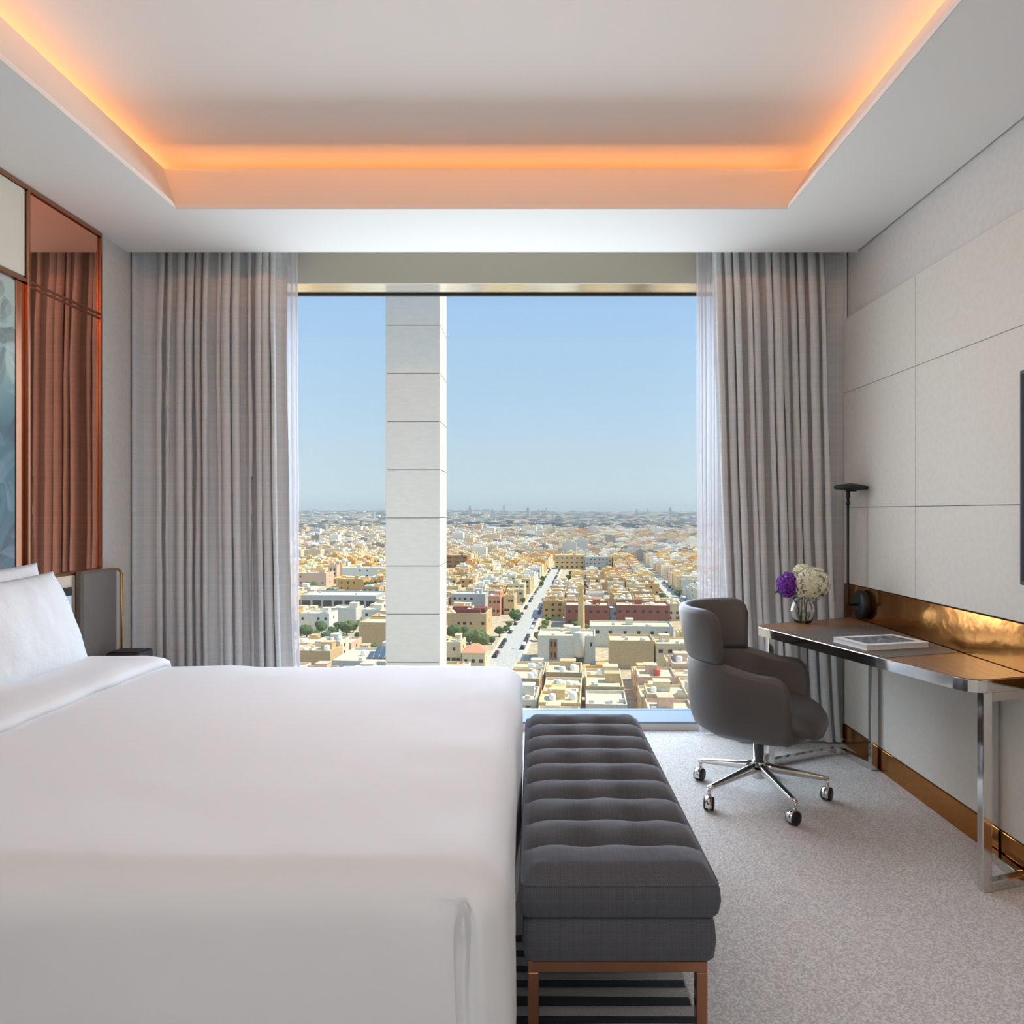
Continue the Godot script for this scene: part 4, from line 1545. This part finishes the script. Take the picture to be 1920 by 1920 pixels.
func build_city() -> void:
	city_materials()
	rng.seed = 77
	# ground with a far rise, then the streets
	var g := MB.new(1)
	var ds := [40.0, 400.0, 1500.0, 3500.0, 4500.0, 5500.0, 6500.0, 7500.0, 9000.0, 12500.0]
	for i in ds.size() - 1:
		for k in 8:
			var f0 := -1.2 + 2.4 * k / 8.0
			var f1 := -1.2 + 2.4 * (k + 1) / 8.0
			var a := city(f0 * ds[i] - 60.0 * (1 - k / 4.0), rise(ds[i], f0 * ds[i]), ds[i])
			var b := city(f1 * ds[i] - 60.0 * (1 - (k + 1) / 4.0), rise(ds[i], f1 * ds[i]), ds[i])
			var c := city(f1 * ds[i + 1] - 60.0 * (1 - (k + 1) / 4.0), rise(ds[i + 1], f1 * ds[i + 1]), ds[i + 1])
			var d := city(f0 * ds[i + 1] - 60.0 * (1 - k / 4.0), rise(ds[i + 1], f0 * ds[i + 1]), ds[i + 1])
			g.quad(a, b, c, d)
	structure("city_ground", g, M.ground)
	for k in STREETS.size():
		var u: float = STREETS[k]
		var s := MB.new()
		s.xf = Transform3D(Basis(Vector3.UP, -TURN), city(u, 0, 0))
		var w1 := 772.0 if u == -33.0 else 900.0
		s.box(Vector3(-6.2, 0.0, -w1), Vector3(6.2, 0.12, -60.0))
		var road := structure("road", s, M.asphalt)
		for e in [-1.0, 1.0]:
			var kb := MB.new()
			kb.xf = s.xf
			kb.box(Vector3(e * 6.2 - (1.3 if e < 0 else 0.0), 0.0, -w1), Vector3(e * 6.2 + (1.3 if e > 0 else 0.0), 0.25, -60.0))
			part("pavement", kb, M.kerb, road)
	for w in [255.0, 372.0, 520.0, 640.0, 780.0]:
		if w == 372.0 or w == 255.0: continue
		var s := MB.new()
		s.xf = Transform3D(Basis(Vector3.UP, -TURN), city(0, 0, w))
		s.box(Vector3(-330.0, 0.0, -5.0), Vector3(330.0, 0.10, 5.0))
		structure("road", s, M.asphalt)

	# buildings one can pick out in the photograph
	var wb := front(1008, 1116, 1192, 10.0, 17.0, "off-white", "pale modern house with round corner tower beside the street", {"foot": 1238, "windows": false, "tanks": 0, "coolers": 4, "stair": true})
	var half := (under(1116, 1192, 10.9).x - under(1008, 1192, 10.9).x) / 2
	var tw := MB.new(1)
	tw.lathe([[0.0001, 0.0], [2.3, 0.0], [2.3, 12.2], [2.2, 12.4], [0.0001, 12.4]], 24)
	part("round_tower", tw, walls["off-white"], wb).position = Vector3(half * 0.44, 0, 8.4)
	put_part("tower_opening", unit_window, M.city_glass, wb, Vector3(half * 0.44, 1.6, 10.2), Vector3(3.8, 2.2, 1.2))
	put_part("window_panel", unit_window, walls["brown"], wb, Vector3(-half * 0.46, 5.4, 8.5), Vector3(3.2, 8.2, 0.2))
	for y in [3.2, 7.4]:
		for x in [-0.75, 0.75]:
			put_part("window", unit_window, M.city_glass, wb, Vector3(-half * 0.46 + x, y, 8.62), Vector3(0.8, 2.0, 0.1))
	put_part("window", unit_window, M.city_glass, wb, Vector3(half * 0.86, 7.6, 8.5), Vector3(0.8, 1.6, 0.1))
	front(1143, 1226, 1201, 10.0, 15.0, "tan", "wide blank tan house wall behind the white roof tanks", {"foot": 1244, "windows": false, "tanks": 0, "coolers": 4, "stair": false})
	front(1106, 1262, 1174, 8.5, 16.0, "off-white", "long cream white house below the brick red building", {"foot": 1196, "tanks": 0, "coolers": 3, "cols": 6, "stair": true})
	front(1230, 1300, 1207, 9.0, 15.0, "cream", "cream house with small square windows beside the blank tan wall", {"foot": 1222, "tanks": 1, "cols": 4})
	var rb := front(1060, 1142, 1135, 10.5, 18.0, "brick red", "long brick red building directly behind the minaret", {"foot": 1162, "cols": 6, "storeys": 2, "tanks": 2, "coolers": 3, "all": true, "ww": 1.6})
	front(1156, 1256, 1135, 10.5, 18.0, "brick red", "long brick red building on the far side of the slate grey link", {"foot": 1162, "cols": 7, "storeys": 2, "tanks": 3, "coolers": 3, "all": true, "ww": 1.6})
	front(1143, 1155, 1140, 9.0, 14.0, "slate", "narrow slate grey link between the brick red buildings", {"foot": 1160, "cols": 2, "tanks": 0, "coolers": 0, "stair": false})
	front(1040, 1096, 1041, 14.0, 24.0, "sandy", "sandy apartment block closing the end of the long street", {"foot": 1068, "cols": 6, "storeys": 3, "all": true, "tanks": 3, "category": "apartment block", "called": "apartment_block", "ww": 2.0})
	front(1097, 1142, 1044, 13.0, 22.0, "grey", "pale grey apartment block beside the sandy one", {"foot": 1062, "cols": 6, "storeys": 3, "tanks": 2, "category": "apartment block", "called": "apartment_block"})
	front(836, 876, 1041, 13.0, 24.0, "brown", "brown apartment block with long window bands beside the column", {"foot": 1066, "cols": 3, "storeys": 3, "all": true, "ww": 4.5, "tanks": 1, "category": "apartment block", "called": "apartment_block"})
	var rr := front(832, 912, 1150, 9.0, 22.0, "tan", "tan walled house with dark red roof pavilions", {"foot": 1172, "cols": 7, "storeys": 1, "tanks": 2, "coolers": 3, "stair": false})
	for q in [[-4.0, -3.0, 9.0, 5.0], [6.0, -1.0, 6.0, 8.0], [1.0, 6.0, 12.0, 3.0]]:
		var pv := MB.new()
		pv.box(Vector3(-q[2] / 2, 0, -q[3] / 2), Vector3(q[2] / 2, 2.4, q[3] / 2))
		part("red_pavilion", pv, walls["dark red"], rr).position = Vector3(q[0], 9.0, q[1])
	front(915, 938, 1118, 10.5, 16.0, "salmon", "salmon house with tall windows beside the street trees", {"foot": 1146, "cols": 3, "all": true})
	front(944, 964, 1116, 10.5, 16.0, "sandy", "sandy house with a brown corner beside the street trees", {"foot": 1146, "cols": 3})
	front(846, 910, 1113, 10.0, 16.0, "grey", "long pale grey house behind the red roofed one", {"foot": 1134, "cols": 6})
	var hip := front(866, 909, 1224, 5.0, 11.0, "cream", "small house with a salmon hipped roof at the street corner", {"foot": 1240, "gear": false, "cols": 3, "storeys": 1})
	var hu := (under(909, 1224, 5.9).x - under(866, 1224, 5.9).x) / 2
	var hr := MB.new()
	var hm := Vector3(0, 5.5, 0)
	var e0 := Vector3(-hu - 0.4, 5.9, 5.9)
	var e1 := Vector3(hu + 0.4, 5.9, 5.9)
	var e2 := Vector3(hu + 0.4, 5.9, -5.9)
	var e3 := Vector3(-hu - 0.4, 5.9, -5.9)
	var t0 := Vector3(-hu * 0.25, 8.6, 0)
	var t1 := Vector3(hu * 0.25, 8.6, 0)
	hr.quad_out(e0, e1, t1, t0, hm); hr.quad_out(e2, e3, t0, t1, hm); hr.tri_out(e1, e2, t1, hm); hr.tri_out(e3, e0, t0, hm); hr.quad_out(e0, e1, e2, e3, Vector3(0, 9, 0))
	part("hipped_roof", hr, walls["salmon"], hip)
	front(836, 864, 1204, 8.0, 12.0, "cream", "cream house with arched porch behind the hipped roof", {"foot": 1240, "cols": 3, "storeys": 2})
	# left of the column
	var cp := front(562, 706, 1116, 8.5, 26.0, "grey", "long grey concrete parking house with dark open bays", {"foot": 1143, "windows": false, "tanks": 0, "coolers": 2, "stair": false, "category": "parking house", "called": "parking_house"})
	var cw := (under(706, 1116, 9.4).x - under(562, 1116, 9.4).x) / 2
	for i in 7:
		put_part("open_bay", unit_window, M.city_glass, cp, Vector3(-cw + cw * 2 * (i + 0.5) / 7.0, 4.4 if i % 3 else 3.4, 13.0), Vector3(cw * 2 / 7.0 - 1.4, 3.6 if i % 3 else 5.4, 0.3))
	front(634, 682, 1086, 8.0, 16.0, "ochre", "ochre yellow house behind the grey parking house", {"foot": 1100, "cols": 4})
	front(556, 612, 1074, 10.0, 18.0, "pinkish", "pinkish house with a broad eave behind the grey parking house", {"foot": 1096, "cols": 4})
	front(640, 724, 1064, 9.0, 18.0, "white", "long white house behind the ochre yellow one", {"foot": 1082, "cols": 6})
	front(672, 724, 1167, 10.0, 16.0, "tan", "tan block with a plain wall beside the garden trees", {"foot": 1196, "windows": false, "gear": true, "tanks": 0, "stair": false})
	front(560, 618, 1150, 8.0, 13.0, "white", "white house with pink roof terrace below the parking house", {"foot": 1166, "cols": 4})
	front(619, 668, 1140, 8.0, 14.0, "off-white", "off-white house with a grey gable wall below the parking house", {"foot": 1162, "cols": 3, "windows": false})
	front(556, 620, 1220, 9.5, 13.0, "tan", "blank tan house wall in front of the garden trees", {"foot": 1246, "windows": false, "tanks": 2})
	var sp := front(621, 724, 1239, 8.0, 24.0, "off-white", "off-white house with two rows of solar panels on its roof", {"foot": 1250, "cols": 6, "tanks": 1, "stair": false})
	var sw := (under(724, 1239, 8.9).x - under(621, 1239, 8.9).x) / 2
	for row in 2:
		for i in 4:
			var pm := MB.new()
			pm.xf = Transform3D(Basis(Vector3.RIGHT, 0.35), Vector3(sw * (0.18 + 0.22 * i), 9.3, -6.0 + row * 9.0))
			pm.cbox(Vector3.ZERO, Vector3(sw * 0.20, 0.1, 4.6), 0.02)
			part("solar_panel", pm, M.solar, sp)

	# minaret
	var q := under(1090, 1183)
	q = Vector2(under(1090, 1195).x, under(1090, 1195).y)
	var mi := thing("minaret", "slender sandy minaret with two balconies before the brick red building", "minaret", city(q.x, 0, q.y))
	var mh := CITY_DROP - (1094.0 - 961.0) * q.y / FOCAL
	lots.append([q.x - 3.0, q.x + 3.0, q.y - 3.0, q.y + 3.0])
	for s in [["shaft", [[0.0001, 0.0], [1.75, 0.0], [1.55, mh * 0.70], [2.4, mh * 0.75], [2.5, mh * 0.78], [1.4, mh * 0.785], [0.0001, mh * 0.785]]], ["upper_shaft", [[1.25, mh * 0.78], [1.15, mh * 0.91], [2.0, mh * 0.95], [2.1, mh * 0.975], [0.0001, mh * 0.976]]], ["cap", [[1.0, mh * 0.97], [0.95, mh * 1.0], [0.4, mh * 1.03], [0.05, mh * 1.08], [0.0001, mh * 1.081]]]]:
		var mm := MB.new()
		mm.lathe(s[1], 10)
		part(s[0], mm, walls["sandy"], mi)
	for k in 3:
		put_part("loudspeaker", unit_window, M.city_glass, mi, Vector3(1.6 + 0.7 * k, mh * (0.985 - 0.02 * k), 1.4 - 0.3 * k), Vector3(0.9, 0.9, 0.9))

	# street trees and gardens
	var kt := 0
	for t in [[852, 1200, 17, 1.0, 0], [898, 1216, 22, 0.9, 1], [880, 1208, 14, 0.9, 0], [936, 1194, 10, 1.2, 0], [950, 1186, 8, 1.0, 0], [965, 1166, 13, 1.0, 0], [980, 1133, 6, 1.3, 0], [1017, 1190, 10, 1.0, 1], [1011, 1202, 11, 0.9, 1], [1022, 1176, 8, 1.0, 1], [1028, 1166, 7, 1.0, 1], [906, 1238, 10, 0.7, 0], [1018, 1092, 6, 1.2, 0], [1015, 1102, 6, 1.2, 0], [1066, 1090, 6, 1.2, 0], [1070, 1080, 5, 1.2, 0], [1160, 1042, 9, 0.7, 0], [1243, 1126, 8, 1.0, 0], [1272, 1120, 8, 1.1, 0], [1250, 1178, 7, 1.0, 0], [1078, 1178, 8, 0.9, 0], [1100, 1180, 6, 0.9, 1], [1170, 1180, 6, 0.7, 1], [1190, 1180, 7, 0.7, 1], [692, 1116, 14, 1.1, 0], [582, 1112, 13, 0.9, 0], [618, 1116, 9, 0.8, 1], [575, 1196, 14, 1.0, 0], [602, 1190, 12, 1.2, 0], [624, 1194, 11, 1.0, 0], [650, 1192, 16, 1.0, 1], [672, 1200, 10, 0.8, 0], [704, 1220, 10, 0.8, 1], [640, 1202, 12, 0.7, 1], [590, 1200, 12, 0.7, 0], [563, 1192, 11, 0.9, 1], [612, 1201, 12, 0.8, 0], [662, 1186, 11, 1.0, 0], [634, 1184, 10, 1.1, 0], [868, 1194, 11, 1.0, 0], [922, 1208, 8, 1.0, 0], [955, 1178, 7, 1.1, 1]]:
		kt += 1
		var where := "among the houses"
		if t[0] < 730: where = "in the garden beside the plain tan block" if t[1] > 1150 else "beside the grey parking house"
		elif t[0] < 1000: where = "at the kerb of the long street, red-roofed house side"
		elif t[0] < 1075: where = "at the kerb of the long street, minaret side"
		elif t[1] > 1150: where = "in front of the brick red building"
		tree(t[0], t[1], t[2], t[3], ("%s leafy tree %s" % ["dark green" if t[4] == 0 else "light olive green", where]), M.tree_a if t[4] == 0 else M.tree_b, 100 + kt)
	palm(598, 1186, 9, "palm with a round head in the garden beside the plain tan block")
	palm(617, 1120, 7, "palm standing beside the grey parking house")

	fill_city()
	park_cars()
	far_city()

	# lamp post on the long street
	var lp := under(969, 1262)
	var post := thing("street_lamp", "tall thin street lamp on the near end of the long street", "street lamp", city(lp.x, 0, lp.y))
	var pm := MB.new(1)
	pm.tube([Vector3.ZERO, Vector3(0, 8.6, 0), Vector3(-0.3, 9.0, 0), Vector3(-1.4, 9.1, 0)], 0.09, 8)
	part("pole", pm, M.cooler, post)
	put_part("lamp_head", unit_window, M.cooler, post, Vector3(-1.7, 9.08, 0), Vector3(0.8, 0.16, 0.3))

	# haze lying over the far city
	var fog := FogVolume.new()
	fog.name = "haze"
	fog.set_meta("kind", "stuff")
	fog.shape = RenderingServer.FOG_VOLUME_SHAPE_BOX
	fog.size = Vector3(16000, 190, 11200)
	fog.position = Vector3(0, EYE - CITY_DROP + 94.0, -6480)
	var fm := FogMaterial.new()
	fm.albedo = Color(0.86, 0.92, 0.96)
	fm.density = 0.00011
	fog.material = fm
	tag(fog, "pale bluish haze lying over the distant city", "haze")
	add_child(fog)


func in_view(u: float, w: float, wide := 0.0) -> bool:
	var p := city(u, 0, w)
	var s := p.x / -p.z
	return s > -0.40 - wide and s < 0.30 + wide


func hidden_by_column(u: float, w: float) -> bool:
	var p := city(u, 0, w)
	var x := 1000.0 + p.x / -p.z * FOCAL
	return x > 748 and x < 806


func fill_city() -> void:
	var tones := ["cream", "cream", "sandy", "tan", "sandy", "white", "off-white", "cream", "sandy", "tan", "pinkish", "ochre", "off-white"]
	var blocks := []
	for k in STREETS.size() - 1: blocks.append([STREETS[k] + 8.0, STREETS[k + 1] - 8.0])
	var made := []
	for b in blocks:
		var a0: float = b[0]
		var a1: float = b[1]
		var mid := (a0 + a1) / 2 - 1.0
		var cols := []
		for k in 3: cols.append([lerpf(a0, mid - 2.0, k / 3.0) + 0.3, lerpf(a0, mid - 2.0, (k + 1) / 3.0) - 0.3])
		for k in 3: cols.append([lerpf(mid + 2.0, a1, k / 3.0) + 0.3, lerpf(mid + 2.0, a1, (k + 1) / 3.0) - 0.3])
		for c in cols:
			var w := 150.0 + rng.randf_range(0.0, 8.0)
			while w < 900.0:
				var deep := rng.randf_range(10.0, 15.0)
				var skip := false
				for x in [520.0, 640.0, 780.0]:
					if w < x + 6.0 and w + deep > x - 6.0: skip = true
				if skip:
					w += 3.0
					continue
				made.append([c[0] + rng.randf_range(0.0, 0.8), c[1] - rng.randf_range(0.0, 0.8), w, w + deep, rng.randf_range(7.0, 11.0), tones[rng.randi() % tones.size()], rng.randf()])
				w += deep + (rng.randf_range(0.4, 1.2) if rng.randf() < 0.8 else rng.randf_range(3.0, 7.0))
	made.sort_custom(func(p: Array, q: Array) -> bool: return p[2] < q[2])
	var rest := []
	var tank_words := ["without roof tanks", "with one white roof tank", "with two white roof tanks", "with three white roof tanks"]
	for m in made:
		if not in_view((m[0] + m[1]) / 2, m[2], 0.1): continue
		for c in caps:
			if m[0] < c[1] and m[1] > c[0] and m[2] < c[2]: m[4] = minf(m[4], CITY_DROP - (c[3] - 961.0) * m[3] / FOCAL - 1.5)
		if m[4] < 3.5: continue
		if not free_lot(m[0] + 0.3, m[1] - 0.3, m[2] + 0.3, m[3] - 0.3): continue
		var near: bool = in_view((m[0] + m[1]) / 2, m[2]) and not hidden_by_column((m[0] + m[1]) / 2, m[2]) and m[2] > 165.0
		if near and n_houses < 290:
			var tanks := int(m[6] * 97) % 4
			var storeys := 1 if m[4] < 5.5 else (2 if m[4] < 8.6 else 3)
			var tone: String = m[5]
			var red: bool = m[6] < 0.05
			var side := ""
			for s in STREETS:
				if absf(m[0] - s - 8.0) < 1.5 or absf(m[1] - s + 8.0) < 1.5: side = "along the long street" if s == -33.0 else "along a side street"
			if side == "": side = "inside a block"
			house(m[0], m[1], m[2], m[3], m[4], tone, "%s %s house %s, %s" % [tone, ["one-storey", "two-storey", "three-storey"][storeys - 1], tank_words[tanks], side], {"tanks": tanks, "storeys": storeys, "red_tank": red, "coolers": 1 + int(m[6] * 31) % 4})
		else:
			rest.append(m)
	# the houses past the countable ones
	for m in rest: far.append([city((m[0] + m[1]) / 2, 0, (m[2] + m[3]) / 2), Vector3(m[1] - m[0], m[4], m[3] - m[2]), walls[m[5]].albedo_color.srgb_to_linear()])


var far := []

func far_city() -> void:
	var near_count := far.size()
	var r := RandomNumberGenerator.new()
	r.seed = 9
	var tones := [Color(0.91, 0.86, 0.75), Color(0.89, 0.82, 0.68), Color(0.92, 0.90, 0.85), Color(0.87, 0.78, 0.62), Color(0.88, 0.79, 0.71), Color(0.82, 0.82, 0.79), Color(0.93, 0.92, 0.88), Color(0.85, 0.71, 0.56), Color(0.66, 0.64, 0.61)]
	var w := 905.0
	while w < 9500.0:
		var step := lerpf(17.0, 85.0, clampf((w - 900.0) / 6500.0, 0.0, 1.0))
		var u := -0.55 * w
		while u < 0.42 * w:
			var wd := step * r.randf_range(0.55, 1.2)
			var gap := r.randf_range(0.5, 3.0) if r.randf() < 0.85 else step * 0.7
			if r.randf() < 0.93:
				var h := r.randf_range(6.0, 12.0) * (1.8 if r.randf() < 0.05 else 1.0)
				var c: Color = tones[r.randi() % tones.size()].srgb_to_linear()
				if w > 2300.0 and r.randf() < 0.45: c = Color(0.12, 0.15, 0.12).lerp(Color(0.30, 0.31, 0.30), r.randf())
				var ww := w + r.randf_range(-0.3, 0.3) * step
				far.append([city(u, rise(ww, u), ww), Vector3(wd, h, step * r.randf_range(0.6, 0.9)), c])
			u += wd + gap
		w += step * 1.08
	# a belt of low dark halls and a few towers
	for k in 26:
		var uu := r.randf_range(-900.0, 700.0)
		var ww := r.randf_range(2500.0, 3100.0)
		far.append([city(uu, 0, ww), Vector3(r.randf_range(60.0, 160.0), r.randf_range(10.0, 16.0), 40.0), Color(0.10, 0.13, 0.15)])
	for k in 14:
		var ww := r.randf_range(4200.0, 8600.0)
		var uu := r.randf_range(-0.34, 0.16) * ww
		far.append([city(uu, rise(ww, uu), ww), Vector3(r.randf_range(10.0, 24.0), r.randf_range(35.0, 75.0), 20.0), Color(0.45, 0.45, 0.45)])
	var fmat := mat(Color(1, 1, 1), 0.9)
	fmat.vertex_color_use_as_albedo = true
	var b := MB.new()
	b.box(Vector3(-0.5, 0, -0.5), Vector3(0.5, 1, 0.5))
	for e in [-1.0, 1.0]:   # parapet, stair house and a roof room
		b.box(Vector3(-0.5, 1, e * 0.485 - 0.015), Vector3(0.5, 1.1, e * 0.485 + 0.015))
		b.box(Vector3(e * 0.485 - 0.015, 1, -0.47), Vector3(e * 0.485 + 0.015, 1.1, 0.47))
	b.box(Vector3(-0.2, 1, -0.25), Vector3(0.15, 1.28, 0.15))
	b.box(Vector3(0.25, 1, 0.1), Vector3(0.36, 1.2, 0.26))
	var blocks := b.mesh()
	blocks.surface_set_material(0, fmat)
	# the nearer ones still show their windows
	var houses: ArrayMesh = blocks.duplicate()
	var wn := MB.new()
	for x in [-0.34, -0.05, 0.28]:
		for y in [0.25, 0.62]:
			wn.box(Vector3(x, y, 0.49), Vector3(x + 0.1, y + 0.2, 0.506))
	wn.st.generate_normals()
	wn.st.commit(houses)
	houses.surface_set_material(1, M.city_glass)
	for part_ in [["distant_houses", houses, 0, near_count, "flat roofed houses with small windows behind the nearer streets"], ["distant_city", blocks, near_count, far.size(), "pale flat roofed city spreading to the horizon behind the nearer houses"]]:
		var mm := MultiMesh.new()
		mm.transform_format = MultiMesh.TRANSFORM_3D
		mm.use_colors = true
		mm.mesh = part_[1]
		mm.instance_count = part_[3] - part_[2]
		for k in mm.instance_count:
			var f: Array = far[part_[2] + k]
			mm.set_instance_transform(k, Transform3D(Basis(Vector3.UP, -TURN) * Basis.from_scale(f[1]), f[0]))
			mm.set_instance_color(k, f[2])
		var o := MultiMeshInstance3D.new()
		o.name = part_[0]
		o.multimesh = mm
		o.set_meta("kind", "stuff")
		tag(o, part_[4], "city" if part_[0] == "distant_city" else "houses")
		add_child(o)


func park_cars() -> void:
	var paints := {"white": Color(0.90, 0.90, 0.90), "silver": Color(0.62, 0.64, 0.66), "black": Color(0.07, 0.07, 0.08), "dark blue": Color(0.13, 0.18, 0.28), "dark red": Color(0.35, 0.12, 0.12), "grey": Color(0.35, 0.37, 0.39)}
	var body := MB.new(1)
	var rings := []
	for q in [[0.28, -0.06], [0.40, 0.0], [0.75, 0.0], [0.92, -0.10]]:
		rings.append(rounded(-0.9 - q[1], 0.9 + q[1], -2.25 - q[1], 2.25 + q[1], 0.25, q[0], 3, 2))
	body.loft(rings, true, true, true)
	var bm := body.mesh()
	var cab := MB.new(1)
	rings = []
	for q in [[0.88, 0.0], [1.38, -0.28], [1.46, -0.42]]:
		rings.append(rounded(-0.84 - q[1] * 0.6, 0.84 + q[1] * 0.6, -1.5 - q[1] * 1.2, 1.3 + q[1] * 1.2, 0.2, q[0], 3, 2))
	cab.loft(rings, true, false, true)
	var cm := cab.mesh()
	var wh := MB.new(1)
	wh.xf = Transform3D(Basis(Vector3.BACK, PI / 2), Vector3.ZERO)
	wh.lathe([[0.0001, -0.1], [0.32, -0.1], [0.32, 0.1], [0.0001, 0.1]], 10)
	var wm := wh.mesh()
	var pm := {}
	for p in paints: pm[p] = mat(paints[p], 0.3)
	var r := RandomNumberGenerator.new()
	r.seed = 21
	for lane in [[-33.0 - 4.9, 275.0, 760.0, "left"], [-33.0 + 4.9, 290.0, 760.0, "right"], [61.0 - 4.9, 330.0, 620.0, "side"], [61.0 + 4.9, 330.0, 620.0, "side"]]:
		var w: float = lane[1]
		while w < lane[2]:
			w += r.randf_range(5.6, 9.0) if r.randf() < 0.72 else r.randf_range(14.0, 30.0)
			if not in_view(lane[0], w) or hidden_by_column(lane[0], w): continue
			var name_: String = paints.keys()[r.randi() % paints.size()]
			var where := "at the red-roofed house side kerb of the long street" if lane[3] == "left" else ("at the minaret side kerb of the long street" if lane[3] == "right" else "in the narrower street past the brick red buildings")
			var c := thing("car", "%s car parked %s" % [name_, where], "car", city(lane[0], 0.12, w), "cars parked along the streets")
			c.rotation.y = -TURN + (PI if r.randf() < 0.5 else 0.0)
			part("body", bm, pm[name_], c)
			part("cabin", cm, M.city_glass if r.randf() < 0.6 else pm[name_], c)
			for x in [-0.82, 0.82]:
				for z in [-1.4, 1.35]: put_part("wheel", wm, M.black, c, Vector3(x, 0.32, z))


func _ready() -> void:
	rng.seed = 1
	set_view_and_light()
	make_materials()
	build_room()
	build_curtains()
	build_bed()
	build_bench()
	build_rug()
	build_desk()
	build_chair()
	build_desk_things()
	build_city()
